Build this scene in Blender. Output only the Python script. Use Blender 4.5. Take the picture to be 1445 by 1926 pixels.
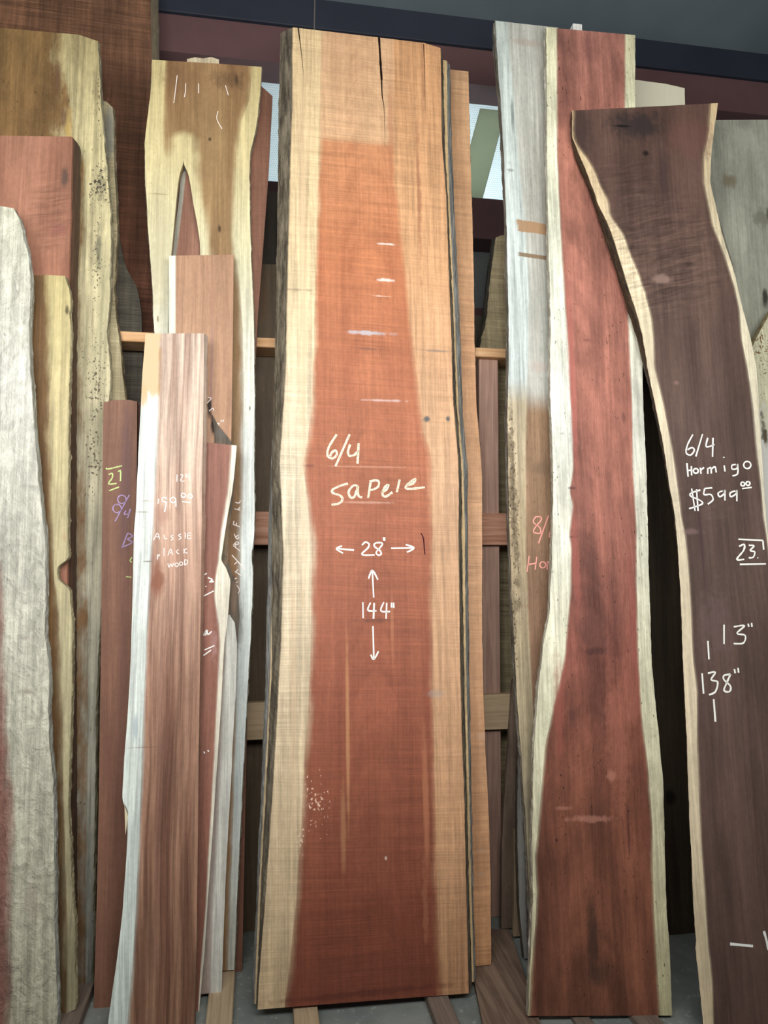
import bpy, bmesh, math, random
import numpy as np
from mathutils import Vector, noise as mnoise

for o in list(bpy.data.objects):
    bpy.data.objects.remove(o)
SC = bpy.context.scene
COL = SC.collection
random.seed(4)
W, H = 1445, 1926
FPX = 1400.0                                   # focal length in pixels of the photograph
YAW, PIT = math.radians(9.6), math.radians(2.7)
CAM = np.array([0.0, -2.67, 1.65])

# ---------------------------------------------------------------- camera
cd = bpy.data.cameras.new('camera')
cd.sensor_fit = 'VERTICAL'; cd.sensor_height = 36.0
cd.lens = FPX / H * 36.0
cd.clip_start = 0.05
cam = bpy.data.objects.new('camera', cd); COL.objects.link(cam)
cam.location = CAM
cam.rotation_euler = (math.pi / 2 + PIT, 0, -YAW)
SC.camera = cam

# ---------------------------------------------------------------- world, lights, exposure
SC.view_settings.view_transform = 'Standard'
SC.view_settings.look = 'None'
SC.view_settings.gamma = 1.0
SC.view_settings.use_curve_mapping = False
SC.view_settings.exposure = 0.0
wd = bpy.data.worlds.new('world'); SC.world = wd; wd.use_nodes = True
wd.node_tree.nodes['Background'].inputs[0].default_value = (0.62, 0.76, 0.9, 1)
wd.node_tree.nodes['Background'].inputs[1].default_value = 0.09

def area(name, loc, aim, size, power, col, sy=None, spread=180):
    l = bpy.data.lights.new(name, 'AREA'); l.energy = power; l.color = col
    l.size = size
    if sy: l.shape = 'RECTANGLE'; l.size_y = sy
    l.spread = math.radians(spread)
    o = bpy.data.objects.new(name, l); COL.objects.link(o)
    o.location = loc
    o.rotation_euler = (Vector(aim) - Vector(loc)).to_track_quat('-Z', 'Y').to_euler()
    return o

# added, unseen key light above the camera, tilted so the feet fall darker
area('key_light', (0.0, -2.4, 2.3), (0.3, 0.3, 3.4), 2.6, 138, (0.99, 0.99, 0.955), 0.8)
# shed lamp high up, warmer
area('shed_lamp', (0.2, -3.4, 4.1), (0.5, 0.3, 3.0), 0.9, 14, (1.0, 0.90, 0.72), 0.5)
# daylight outside the translucent wall panels
area('outside_daylight', (0.9, 2.5, 3.75), (0.7, 1.6, 4.0), 1.6, 32, (0.86, 0.97, 1.0), 0.9)

# ---------------------------------------------------------------- pixel rays of the photograph -> points on real planes
FW = np.array([math.sin(YAW) * math.cos(PIT), math.cos(YAW) * math.cos(PIT), math.sin(PIT)])
RT = np.array([math.cos(YAW), -math.sin(YAW), 0.0])
UP = np.cross(RT, FW)
def ray(x, y):
    return FW * FPX + RT * (x - W / 2) - UP * (y - H / 2)
def on_y(x, y, Y):
    d = ray(x, y); return CAM + d * (Y - CAM[1]) / d[1]
def on_z(x, y, z):
    d = ray(x, y); return CAM + d * (z - CAM[2]) / d[2]

class Plane:
    """a leaning plane: Y0 at the floor under pixel column xp, leaning back k per metre, turned psi degrees"""
    def __init__(self, Y0, k, psi=0.0, xp=700, T=0.04):
        self.Y0, self.k, self.T = Y0, k, T
        p = math.radians(psi)
        d = ray(xp, 1500); X = CAM[0] + d[0] * (Y0 - CAM[1]) / d[1]
        self.P = np.array([X, Y0, 0.0])
        self.eu = np.array([math.cos(p), math.sin(p), 0.0])
        ev = np.array([-math.sin(p) * k, math.cos(p) * k, 1.0]); self.ev = ev / np.linalg.norm(ev)
        self.n = np.cross(self.eu, self.ev)
    def uv(self, x, y, depth=0.0):
        d = ray(x, y); P = self.P - self.n * depth
        t = np.dot(P - CAM, self.n) / np.dot(d, self.n)
        q = CAM + d * t - P
        return float(q @ self.eu), float(q @ self.ev)
    def pt(self, u, v, depth=0.0):
        return self.P + self.eu * u + self.ev * v - self.n * depth

# ---------------------------------------------------------------- materials
def lin(c):
    c = c / 255.0
    return c / 12.92 if c <= 0.04045 else ((c + 0.055) / 1.055) ** 2.4
def C(r, g, b, k=1.0):
    return (min(lin(r) * k, 0.92), min(lin(g) * k, 0.92), min(lin(b) * k, 0.92), 1.0)

class NT:
    def __init__(self, name):
        self.m = bpy.data.materials.new(name); self.m.use_nodes = True
        self.t = self.m.node_tree; self.t.nodes.clear()
        self.out = self.t.nodes.new('ShaderNodeOutputMaterial')
    def n(self, typ): return self.t.nodes.new(typ)
    def put(self, sock, v):
        if isinstance(v, bpy.types.NodeSocket): self.t.links.new(v, sock)
        elif v is not None: sock.default_value = v
    def math(self, op, a, b=None, c=None, clamp=False):
        n = self.n('ShaderNodeMath'); n.operation = op; n.use_clamp = clamp
        self.put(n.inputs[0], a); self.put(n.inputs[1], b); self.put(n.inputs[2], c)
        return n.outputs[0]
    def add(self, a, b): return self.math('ADD', a, b)
    def sub(self, a, b): return self.math('SUBTRACT', a, b)
    def mul(self, a, b): return self.math('MULTIPLY', a, b)
    def comb(self, x, y, z=0.0):
        n = self.n('ShaderNodeCombineXYZ')
        for i, v in enumerate((x, y, z)): self.put(n.inputs[i], v)
        return n.outputs[0]
    def noise(self, vec, scale=1.0, detail=2.0, rough=0.5, dist=0.0):
        n = self.n('ShaderNodeTexNoise')
        self.put(n.inputs['Vector'], vec); n.inputs['Scale'].default_value = scale
        n.inputs['Detail'].default_value = detail; n.inputs['Roughness'].default_value = rough
        n.inputs['Distortion'].default_value = dist
        return n.outputs[0]
    def step(self, x, lo, hi, a=0.0, b=1.0):
        n = self.n('ShaderNodeMapRange'); n.interpolation_type = 'SMOOTHSTEP'
        self.put(n.inputs[0], x); self.put(n.inputs[1], lo); self.put(n.inputs[2], hi)
        n.inputs[3].default_value = a; n.inputs[4].default_value = b
        return n.outputs[0]
    def mix(self, f, a, b, mode='MIX'):
        n = self.n('ShaderNodeMix'); n.data_type = 'RGBA'; n.blend_type = mode; n.clamp_factor = True
        self.put(n.inputs[0], f); self.put(n.inputs[6], a); self.put(n.inputs[7], b)
        return n.outputs[2]
    def ramp(self, f, stops):
        n = self.n('ShaderNodeValToRGB'); r = n.color_ramp
        while len(r.elements) < len(stops): r.elements.new(0.5)
        for e, (p, c) in zip(r.elements, sorted(stops, key=lambda s: s[0])):
            e.position = max(0.0, min(1.0, p)); e.color = c
        self.put(n.inputs[0], f)
        return n.outputs[0]
    def grey(self, v):
        return self.comb(v, v, v)
    def finish(self, color, rough=0.6, bump=None, bstr=0.3, bdist=0.004, spec=0.3, alpha=None):
        b = self.n('ShaderNodeBsdfPrincipled')
        self.put(b.inputs['Base Color'], color); self.put(b.inputs['Roughness'], rough)
        b.inputs['Specular IOR Level'].default_value = spec
        if alpha is not None: self.put(b.inputs['Alpha'], alpha)
        if bump is not None:
            bn = self.n('ShaderNodeBump'); bn.inputs['Strength'].default_value = bstr
            bn.inputs['Distance'].default_value = bdist
            self.put(bn.inputs['Height'], bump)
            self.t.links.new(bn.outputs[0], b.inputs['Normal'])
        self.t.links.new(b.outputs[0], self.out.inputs[0])
        return self.m

SEED = [0.0]
def wood(pl, name, h1, h2, sL=None, sR=None, bark=((52, 46, 40), (120, 108, 92)), along=None, salong=None,
         spots=(), soft=0.06, wob=0.12, saw=0.0, mott=0.12, speck=0.0, grain=26, fine=0.16, contrast=1.0,
         cath=None, curl=None, gloss=0.62, gain=1.0, barkscale=1.0, rough_bump=0.3, sapdirt=0.12, sat=0.88, raw=False, relief=0.0, flecks=(), iso=8.0):
    SEED[0] += 7.31
    g = NT(name); sd = SEED[0]
    at = g.n('ShaderNodeAttribute'); at.attribute_name = 'wood'
    sp = g.n('ShaderNodeSeparateXYZ'); g.t.links.new(at.outputs['Vector'], sp.inputs[0])
    u, v, s = sp.outputs
    ax = g.n('ShaderNodeAttribute'); ax.attribute_name = 'sap_extra'
    warp = g.sub(g.noise(g.comb(g.mul(u, 2.2), g.mul(v, 0.9), sd), 1, 2), 0.5)
    uw = g.add(u, g.mul(warp, 0.05))
    n1 = g.noise(g.comb(g.mul(uw, grain), g.mul(v, 0.75), sd + 1), 1, 4, 0.6)
    n2 = g.noise(g.comb(g.mul(uw, 190), g.mul(v, 5.0), sd + 2), 1, 2, 0.6)
    f1 = g.step(n1, 0.5 - 0.22 / contrast, 0.5 + 0.22 / contrast)
    heart = g.mix(f1, C(*h1, gain), C(*h2, gain))
    if cath:
        cx, cy, K1, K2, wd_, amt = cath
        cu, cv = pl.uv(cx, cy)
        du = g.sub(uw, cu)
        q = g.add(g.mul(g.mul(du, du), K1), g.mul(v, 1.0))
        r = g.noise(g.comb(g.mul(q, K2), g.mul(u, 2.0), sd + 5), 1, 3, 0.65)
        m = g.step(g.math('ABSOLUTE', du), wd_, wd_ * 0.5)
        heart = g.mix(g.mul(m, amt), heart, g.mix(g.step(r, 0.38, 0.62), C(*h1, gain * 0.85), C(*h2, gain * 1.1)))
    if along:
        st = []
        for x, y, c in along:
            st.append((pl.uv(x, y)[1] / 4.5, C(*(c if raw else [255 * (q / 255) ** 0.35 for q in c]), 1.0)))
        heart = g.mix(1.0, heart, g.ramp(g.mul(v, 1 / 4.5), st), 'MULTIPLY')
    swob = g.add(s, g.mul(g.sub(g.noise(g.comb(g.mul(u, 14), g.mul(v, 5), sd + 3), 1, 4, 0.6), 0.5), wob))
    col = heart
    ns = g.noise(g.comb(g.mul(u, 60), g.mul(v, 2.0), sd + 4), 1, 4, 0.65)
    def sapcol(c):
        a = C(*c, gain); d = C(*[x * (1 - sapdirt * 1.3) for x in c], gain)
        return g.mix(g.step(ns, 0.35, 0.7), a, d)
    sapm = None
    sc_r = None
    if salong:  # sapwood tint by height; wood tone mixed with warm and cool lighting
        sc_r = g.ramp(g.mul(v, 1 / 4.5), [(pl.uv(x, y)[1] / 4.5, C(*c, 1.0)) for x, y, c in salong])
    def sc(c):
        q = sapcol(c)
        return g.mix(1.0, q, sc_r, 'MULTIPLY') if sc_r is not None else q
    if sL: col = g.mix(g.step(swob, 1 + soft, 1 - soft), col, sc(sL))
    if sR: col = g.mix(g.step(swob, 2 - soft, 2 + soft), col, sc(sR))
    if sL or sR: col = g.mix(ax.outputs['Fac'], col, sc(sL or sR))
    # fine grain, mottling, saw marks, dirt
    nB = g.noise(g.comb(g.mul(uw, 78), g.mul(v, 1.9), sd + 13), 1, 3, 0.62)
    k = g.mul(g.step(n2, 0.3, 0.7, 1 - fine * 0.45, 1 + fine * 0.45), g.step(nB, 0.28, 0.72, 1 - fine * 0.75, 1 + fine * 0.6))
    nm = g.noise(g.comb(g.mul(u, 7), g.mul(v, 3.2), sd + 6), 1, 5, 0.65)
    k = g.mul(k, g.step(nm, 0.25, 0.75, 1 - mott * 0.9, 1 + mott * 0.8))
    nf = g.noise(g.comb(g.mul(u, 70), g.mul(v, 42), sd + 14), 1, 3, 0.7)
    k = g.mul(k, g.step(nf, 0.25, 0.75, 0.93, 1.07))
    height = g.add(n2, nf)
    if relief > 0:
        r1 = g.noise(g.comb(g.mul(u, 26), g.mul(v, iso), sd + 16), 1, 5, 0.62, 0.8)
        height = g.add(height, g.mul(r1, relief * 5.0))
        k = g.mul(k, g.step(r1, 0.3, 0.7, 1 - 0.16 * relief, 1 + 0.12 * relief))
    if saw > 0:
        vs = g.add(v, g.add(g.mul(u, 0.03), g.mul(warp, 0.02)))
        n3 = g.noise(g.comb(g.mul(u, 3.5), g.mul(vs, 190), sd + 7), 1, 2, 0.6)
        n4 = g.noise(g.comb(g.mul(u, 1.6), g.mul(vs, 30), sd + 8), 1, 3, 0.7)
        n7 = g.noise(g.comb(g.mul(u, 5), g.mul(v, 2.4), sd + 15), 1, 3, 0.6)
        sw = g.mul(g.step(n3, 0.3, 0.7, 1 - saw * 0.5, 1 + saw * 0.45), g.step(n4, 0.3, 0.7, 1 - saw * 0.38, 1 + saw * 0.34))
        k = g.mul(k, g.add(1.0, g.mul(g.sub(sw, 1.0), g.step(n7, 0.3, 0.65, 0.35, 1.0))))
        height = g.add(height, g.add(n3, g.mul(n4, 0.8)))
    if speck > 0:
        n5 = g.noise(g.comb(g.mul(u, 120), g.mul(v, 45), sd + 9), 1, 2, 0.5)
        n6 = g.noise(g.comb(g.mul(u, 9), g.mul(v, 4), sd + 10), 1, 2, 0.5)
        k = g.mul(k, g.sub(1.0, g.mul(g.mul(g.step(n5, 0.66, 0.72), g.step(n6, 0.42, 0.56)), speck)))
    col = g.mix(1.0, col, g.grey(k), 'MULTIPLY')
    if curl:
        for (x, y, rx, ry, amt) in curl:
            cu, cv = pl.uv(x, y); ru = abs(pl.uv(x + rx, y)[0] - cu); rv = abs(pl.uv(x, y + ry)[1] - cv)
            d = g.math('SQRT', g.add(g.math('POWER', g.mul(g.sub(u, cu), 1 / ru), 2), g.math('POWER', g.mul(g.sub(v, cv), 1 / rv), 2)))
            m = g.step(d, 1.0, 0.35)
            rp = g.noise(g.comb(g.mul(u, 10), g.mul(g.add(v, g.mul(u, -0.22)), 62), sd + 11), 1, 2, 0.6, 0.6)
            col = g.mix(1.0, col, g.grey(g.add(1.0, g.mul(g.mul(g.sub(rp, 0.5), amt * 2.4), m))), 'MULTIPLY')
            height = g.add(height, g.mul(g.mul(rp, 3.0), m))
    nsp = g.sub(g.noise(g.comb(g.mul(u, 34), g.mul(v, 22), sd + 12), 1, 4, 0.65), 0.5) if spots else None
    for st in spots:
        x, y, rx, ry, c, amt = st[:6]; nz = st[6] if len(st) > 6 else 0.9
        cu, cv = pl.uv(x, y); ru = abs(pl.uv(x + rx, y)[0] - cu); rv = abs(pl.uv(x, y + ry)[1] - cv)
        d = g.math('SQRT', g.add(g.math('POWER', g.mul(g.sub(u, cu), 1 / ru), 2), g.math('POWER', g.mul(g.sub(v, cv), 1 / rv), 2)))
        if nz < 0:
            d = g.math('MAXIMUM', g.math('ABSOLUTE', g.mul(g.sub(u, cu), 1 / ru)), g.math('ABSOLUTE', g.mul(g.sub(g.sub(v, cv), g.mul(g.sub(u, cu), -0.08)), 1 / rv)))
            col = g.mix(g.mul(g.step(g.add(d, g.mul(nsp, 0.5)), 1.08, 0.85), amt), col, C(*c, gain)); continue
        d = g.add(d, g.mul(nsp, nz * 1.7))
        col = g.mix(g.mul(g.step(d, 1.05, 0.3 if nz < 2 else 0.6), amt), col, C(*c, gain))
    for x, y, rx, ry, c, dens in flecks:
        cu, cv = pl.uv(x, y); ru = abs(pl.uv(x + rx, y)[0] - cu); rv = abs(pl.uv(x, y + ry)[1] - cv)
        d = g.math('SQRT', g.add(g.math('POWER', g.mul(g.sub(u, cu), 1 / ru), 2), g.math('POWER', g.mul(g.sub(v, cv), 1 / rv), 2)))
        nk = g.noise(g.comb(g.mul(u, 105), g.mul(v, 80), sd + 17), 1, 2, 0.6)
        col = g.mix(g.step(g.sub(nk, g.mul(d, 0.14)), 0.60 - dens, 0.63 - dens), col, C(*c, gain))
    # bark where the live edge rolls over
    nb = g.noise(g.comb(g.mul(u, 48 * barkscale), g.mul(v, 6 * barkscale), g.add(g.mul(s, 3.0), sd)), 1, 5, 0.7)
    bk = g.mix(g.step(nb, 0.3, 0.75), C(*bark[0]), C(*bark[1]))
    col = g.mix(g.step(s, -0.04, -0.1), col, bk)
    col = g.mix(g.step(s, 3.04, 3.1), col, bk)
    hs = g.n('ShaderNodeHueSaturation'); hs.inputs['Saturation'].default_value = sat; g.put(hs.inputs['Color'], col); col = hs.outputs[0]
    onb = g.add(g.step(s, -0.02, -0.08), g.step(s, 3.02, 3.08))
    height = g.add(height, g.mul(g.mul(nb, 5.0), onb))
    return g.finish(col, gloss, height, rough_bump, 0.0025 + 0.003 * relief)

def flat_wood(name, c1, c2, axis='x', scale=1.0, gain=1.0):
    """wood whose grain follows one object axis, for rails, posts, sleepers"""
    g = NT(name); tc = g.n('ShaderNodeTexCoord')
    sp = g.n('ShaderNodeSeparateXYZ'); g.t.links.new(tc.outputs['Object'], sp.inputs[0])
    k = {'x': (2.2, 60, 60), 'y': (50, 2.2, 60), 'z': (60, 60, 2.2)}[axis]
    SEED[0] += 3.7
    vec = g.comb(*[g.mul(sp.outputs[i], k[i] * scale) for i in range(3)])
    n = g.noise(vec, 1, 4, 0.65, 0.6)
    m = g.noise(g.comb(*[g.mul(sp.outputs[i], 5.0) for i in range(3)]), 1, 3, 0.6)
    col = g.mix(g.step(n, 0.32, 0.68), C(*c1, gain), C(*c2, gain))
    col = g.mix(1.0, col, g.grey(g.add(0.78, g.mul(m, 0.44))), 'MULTIPLY')
    return g.finish(col, 0.65, n, 0.25, 0.003)

def chalk_mat(name, c, cover=0.5):
    g = NT(name); tc = g.n('ShaderNodeTexCoord')
    n = g.noise(tc.outputs['Object'], 420, 2, 0.6)
    a = g.step(n, 0.62 - cover * 0.6, 0.74 - cover * 0.5)
    return g.finish(C(*c), 0.9, None, alpha=g.add(0.12, g.mul(a, 0.88)), spec=0.1)
CH = {'white': chalk_mat('chalk_white', (250, 246, 240), 0.75),
      'yellow': chalk_mat('chalk_yellow', (246, 240, 214), 0.42),
      'faint': chalk_mat('chalk_faint', (242, 230, 224), 0.62),
      'pink': chalk_mat('chalk_pink', (246, 168, 158), 0.55),
      'green': chalk_mat('chalk_green', (205, 225, 150), 0.55),
      'violet': chalk_mat('chalk_violet', (176, 152, 196), 0.5),
      'crayon': chalk_mat('crayon_purple', (70, 28, 40), 0.5)}
gk = NT('crack_dark'); CRACK = gk.finish(C(30, 20, 16), 0.95, spec=0.05)

# ---------------------------------------------------------------- object helpers
def link(name, verts, faces, mat, parent=None, loc=(0, 0, 0)):
    me = bpy.data.meshes.new(name)
    me.from_pydata([tuple(p) for p in verts], [], faces)
    me.materials.append(mat); me.update()
    o = bpy.data.objects.new(name, me); COL.objects.link(o)
    o.location = loc
    if parent is not None: o.parent = parent
    return o
def thing(name, label, cat, loc, group=None):
    o = bpy.data.objects.new(name, None); COL.objects.link(o)
    o.location = loc; o.empty_display_size = 0.05
    o['label'] = label; o['category'] = cat
    if group: o['group'] = group
    return o
def tag(o, label, cat, group=None):
    o['label'] = label; o['category'] = cat
    if group: o['group'] = group
    return o

def P(s):
    return [tuple(float(q) for q in p.split(',')) for p in s.split()]
def fbm(x, seed):
    return (mnoise.noise((x, seed, 0)) + 0.6 * mnoise.noise((x * 2.7, seed, 5)) + 0.4 * mnoise.noise((x * 7.1, seed, 9)))

SLABS = {}
def slab(key, name, label, cat, plane, lines, svals, parts, top, bot, mat, bark=(False, False), back=(None, None),
         flare=(0.0, 0.0), jit=None, cols=None, void=None, rows=7.0, sapnear=None, chamfer=None, group=None, rag=0.0):
    """a board of real thickness on a leaning plane; lines run from its left edge to its right edge"""
    pl = plane; T = pl.T; nl = len(lines)
    jit = jit or {}
    tabs = []
    def table(pts, depth, amp, seed):
        vs, us = [], []
        pts = sorted(pts, key=lambda p: p[1])
        ys = np.arange(pts[0][1], pts[-1][1] + 0.1, 4.0)
        xs = np.interp(ys, [p[1] for p in pts], [p[0] for p in pts])
        # soften the traced corners
        if len(xs) > 5:
            ker = np.array([1, 2, 3, 2, 1]) / 9.0
            xs = np.convolve(np.concatenate([[xs[0]] * 2, xs, [xs[-1]] * 2]), ker, 'valid')
        for x, y in zip(xs, ys):
            u, v = pl.uv(x, y, depth)
            u += amp * fbm(v * 9.0, seed) + amp * 0.6 * fbm(v * 37.0, seed + 3)
            vs.append(v); us.append(u)
        vs, us = np.array(vs), np.array(us)
        i = np.argsort(vs)
        return vs[i], us[i]
    sd = len(SLABS) * 3.17
    for i, ln in enumerate(lines):
        tabs.append(table(P(ln), 0.0, jit.get(i, 0.0), sd + i))
    U = lambda i, v: float(np.interp(v, *tabs[i]))
    btab = [table(P(b), T, jit.get(-1, 0.0025), sd + 20 + j) if b else None for j, b in enumerate(back)]
    def edge(spec):
        if isinstance(spec, (int, float)):                     # height above the floor
            vv = spec / pl.ev[2]
            return [(-9.0, vv), (9.0, vv)]
        return sorted(pl.uv(x, y) for x, y in P(spec))
    te, be = edge(top), edge(bot)
    def rv(e, u): return float(np.interp(u, [p[0] for p in e], [p[1] for p in e]))
    vt0 = max(p[1] for p in te) if not isinstance(top, (int, float)) else te[0][1]
    vb0 = min(p[1] for p in be)
    m_per_px = 0.0021
    R = max(8, int((vt0 - vb0) / (rows * m_per_px)))
    cols = cols or [max(2, int(abs(U(i + 1, vt0 * .5) - U(i, vt0 * .5)) / 0.03)) for i in range(nl - 1)]
    seglist = list(range(nl - 1))
    # front columns
    colspec = []
    for i in seglist:
        for j in range(cols[i]): colspec.append((i, j / cols[i]))
    colspec.append((nl - 2, 1.0))
    first = [sum(cols[:i]) for i in range(nl)]
    def sval(c):
        i, f = c; return svals[i] + (svals[i + 1] - svals[i]) * f
    G = []
    for r in range(R + 1):
        t = r / R; row = []
        for ci, c in enumerate(colspec):
            i, f = c; v = vb0 + (vt0 - vb0) * t
            for _ in range(4):
                u = U(i, v) * (1 - f) + U(i + 1, v) * f
                a, b = rv(be, u), rv(te, u)
                if rag: b += rag * fbm(u * 60, sd)
                v = a + (b - a) * t
            row.append((u, v))
        G.append(row)
    NC = len(colspec)
    base = pl.pt((G[0][0][0] + G[0][-1][0]) / 2, (G[0][0][1] + G[0][-1][1]) / 2)
    root = thing(name, label, cat, base, group)
    def bu(row):
        uL, uR = row[0][0], row[-1][0]
        bL = np.interp(row[0][1], *btab[0]) if btab[0] else uL - flare[0]
        bR = np.interp(row[-1][1], *btab[1]) if btab[1] else uR + flare[1]
        return [bL + (p[0] - uL) / max(uR - uL, 1e-6) * (bR - bL) for p in row]
    B = [bu(r) for r in G]
    # which columns belong to which part
    sapl = None
    if sapnear:
        sapl = []
        for ln, rad in sapnear:
            q = [pl.uv(x, y) for x, y in P(ln)]
            sapl.append((q, rad * m_per_px))
    def extra(u, v):
        best = 0.0
        if sapl:
            for q, rad in sapl:
                d = 9.0
                for (a, b) in zip(q[:-1], q[1:]):
                    ab = (b[0] - a[0], b[1] - a[1]); L2 = ab[0] ** 2 + ab[1] ** 2
                    t = max(0, min(1, ((u - a[0]) * ab[0] + (v - a[1]) * ab[1]) / L2))
                    d = min(d, math.hypot(u - a[0] - ab[0] * t, v - a[1] - ab[1] * t))
                best = max(best, min(1.0, max(0.0, (rad * 1.35 - d) / (rad * 0.6))))
        return best
    made = []
    def emit(pname, verts, faces, att, ext):
        o = link(pname, [Vector(p) - Vector(base) for p in verts], faces, mat, root)
        me = o.data
        a = me.attributes.new('wood', 'FLOAT_VECTOR', 'POINT')
        a.data.foreach_set('vector', np.array(att, dtype=np.float32).ravel())
        if ext is not None:
            b = me.attributes.new('sap_extra', 'FLOAT', 'POINT')
            b.data.foreach_set('value', np.array(ext, dtype=np.float32))
        made.append(o)
        return o
    for i in seglist:
        if void is not None and i == void: continue
        c0, c1 = first[i], first[i] + cols[i]
        n = c1 - c0 + 1
        V, A, X, Fc = [], [], [], []
        for r in range(R + 1):
            for c in range(c0, c1 + 1):
                u, v = G[r][c]; V.append(pl.pt(u, v)); A.append((u, v, sval(colspec[c]) if c < c1 or c == NC - 1 else svals[i + 1])); X.append(extra(u, v))
        off = len(V)
        for r in range(R + 1):
            for c in range(c0, c1 + 1):
                u, v = B[r][c], G[r][c][1]; V.append(pl.pt(u, v, T)); A.append((u, v, sval(colspec[c]) if c < c1 or c == NC - 1 else svals[i + 1])); X.append(0.0)
        id_ = lambda r, c: r * n + c
        for r in range(R):
            for c in range(n - 1):
                Fc.append((id_(r, c), id_(r, c + 1), id_(r + 1, c + 1), id_(r + 1, c)))
                Fc.append((off + id_(r, c), off + id_(r + 1, c), off + id_(r + 1, c + 1), off + id_(r, c + 1)))
            lw = (i == 0 and not bark[0]) or (void is not None and i == void + 1)
            rw = (i == nl - 2 and not bark[1]) or (void is not None and i == void - 1)
            if void is not None and i in (void - 1, void + 1):
                cv_ = first[void]; gap = G[r][cv_ + cols[void]][0] - G[r][cv_][0]
                if gap < 0.002: lw = lw and i == 0; rw = rw and i == nl - 2
            if lw: Fc.append((id_(r, 0), id_(r + 1, 0), off + id_(r + 1, 0), off + id_(r, 0)))
            if rw: Fc.append((id_(r, n - 1), off + id_(r, n - 1), off + id_(r + 1, n - 1), id_(r + 1, n - 1)))
        for c in range(n - 1):
            Fc.append((id_(0, c), off + id_(0, c), off + id_(0, c + 1), id_(0, c + 1)))
            Fc.append((id_(R, c), id_(R, c + 1), off + id_(R, c + 1), off + id_(R, c)))
        emit(parts[i], V, Fc, A, X)
    nb = 4
    for side in (0, 1):
        if not bark[side]: continue
        V, A, Fc = [], [], []
        c = 0 if side == 0 else NC - 1
        sg = -1 if side == 0 else 1
        for r in range(R + 1):
            u, v = G[r][c]; ub = B[r][c]
            for j in range(nb + 1):
                f = j / nb
                uu = u + (ub - u) * f
                if 0 < j < nb:
                    uu += sg * (0.10 * T * math.sin(math.pi * f) + 0.0035 * fbm(v * 22 + j * 3.3, sd + j))
                dd = T * f
                V.append(pl.pt(uu, v, dd)); A.append((uu + 0.7 * dd, v, (-f - 0.02 if side == 0 else 3.02 + f) if j else (0.0 if side == 0 else 3.0)))
        k = nb + 1
        for r in range(R):
            for j in range(nb): Fc.append((r * k + j, r * k + j + 1, (r + 1) * k + j + 1, (r + 1) * k + j))
        Fc.append(tuple(range(k))); Fc.append(tuple(R * k + j for j in range(k)))
        emit('bark_edge', V, Fc, A, None)
    SLABS[key] = (pl, root, base)
    return root

def smooth(pts, n=5):
    if len(pts) < 3: return pts
    q = [pts[0]] + list(pts) + [pts[-1]]; out = []
    for i in range(1, len(q) - 2):
        p0, p1, p2, p3 = [np.array(x) for x in q[i - 1:i + 3]]
        for k in range(n):
            t = k / n
            out.append(tuple(0.5 * ((2 * p1) + (-p0 + p2) * t + (2 * p0 - 5 * p1 + 4 * p2 - p3) * t * t + (-p0 + 3 * p1 - 3 * p2 + p3) * t ** 3)))
    out.append(tuple(pts[-1])); return out
def ring(x, y, r, ry=None):
    ry = ry or r
    return [(x + r * math.cos(a), y + ry * math.sin(a)) for a in [i * math.pi / 5 - 1.2 for i in range(11)]]

def chalk(key, pname, strokes, w=4.0, col='white', off=(0, 0, 1.0), label=None, taper=False):
    """chalk strokes lying on a board's face: each stroke a ribbon following the hand's path"""
    if pname == 'chalk_mark' and len(strokes) > 1:             # separate marks are separate parts
        for st in strokes: chalk(key, pname, [st], w, col, off, label, taper)
        return
    pl, root, base = SLABS[key]
    ox, oy, sc = off; V, Fc = [], []
    for st in strokes:
        if isinstance(st, str): st = P(st)
        pts = smooth([(ox + x / sc, oy + y / sc) for x, y in st])
        q = [np.array(pl.uv(x, y)) for x, y in pts]
        hw = w * 0.0020 / 2
        i0 = len(V); m = len(q)
        for i, p in enumerate(q):
            a = q[max(0, i - 1)]; b = q[min(m - 1, i + 1)]; d = b - a
            L = np.linalg.norm(d); d = d / L if L > 1e-9 else np.array([1.0, 0])
            nn = np.array([-d[1], d[0]])
            ww = hw * (0.85 + 0.3 * mnoise.noise((p[0] * 90, p[1] * 90, 2)))
            if taper: ww = hw * max(0.12, 1.0 - i / (m - 1))
            for s2, e in ((-1, -0.0009), (1, -0.0009)):
                uv = p + nn * ww * s2
                V.append(pl.pt(uv[0], uv[1], e) - base)
        for i in range(m - 1):
            a = i0 + 2 * i; Fc.append((a, a + 1, a + 3, a + 2))
    o = link(pname, V, Fc, CRACK if col == 'crack' else CH[col], root)
    if label: o['label'] = label
    return o

def box_verts(x0, x1, y0, y1, z0, z1, bev=0.004):
    bm = bmesh.new()
    bmesh.ops.create_cube(bm, size=1.0)
    for v in bm.verts:
        v.co = Vector((x0 + (v.co.x + .5) * (x1 - x0), y0 + (v.co.y + .5) * (y1 - y0), z0 + (v.co.z + .5) * (z1 - z0)))
    if bev: bmesh.ops.bevel(bm, geom=bm.edges[:], offset=bev, segments=1, affect='EDGES')
    return bm
def box(name, x0, x1, y0, y1, z0, z1, mat, parent=None, bev=0.004, loc=None, rot=0.0):
    bm = box_verts(x0, x1, y0, y1, z0, z1, bev)
    me = bpy.data.meshes.new(name); bm.to_mesh(me); bm.free()
    me.materials.append(mat)
    o = bpy.data.objects.new(name, me); COL.objects.link(o)
    if loc is not None: o.location = loc
    o.rotation_euler = (0, 0, rot)
    if parent is not None: o.parent = parent
    return o

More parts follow.
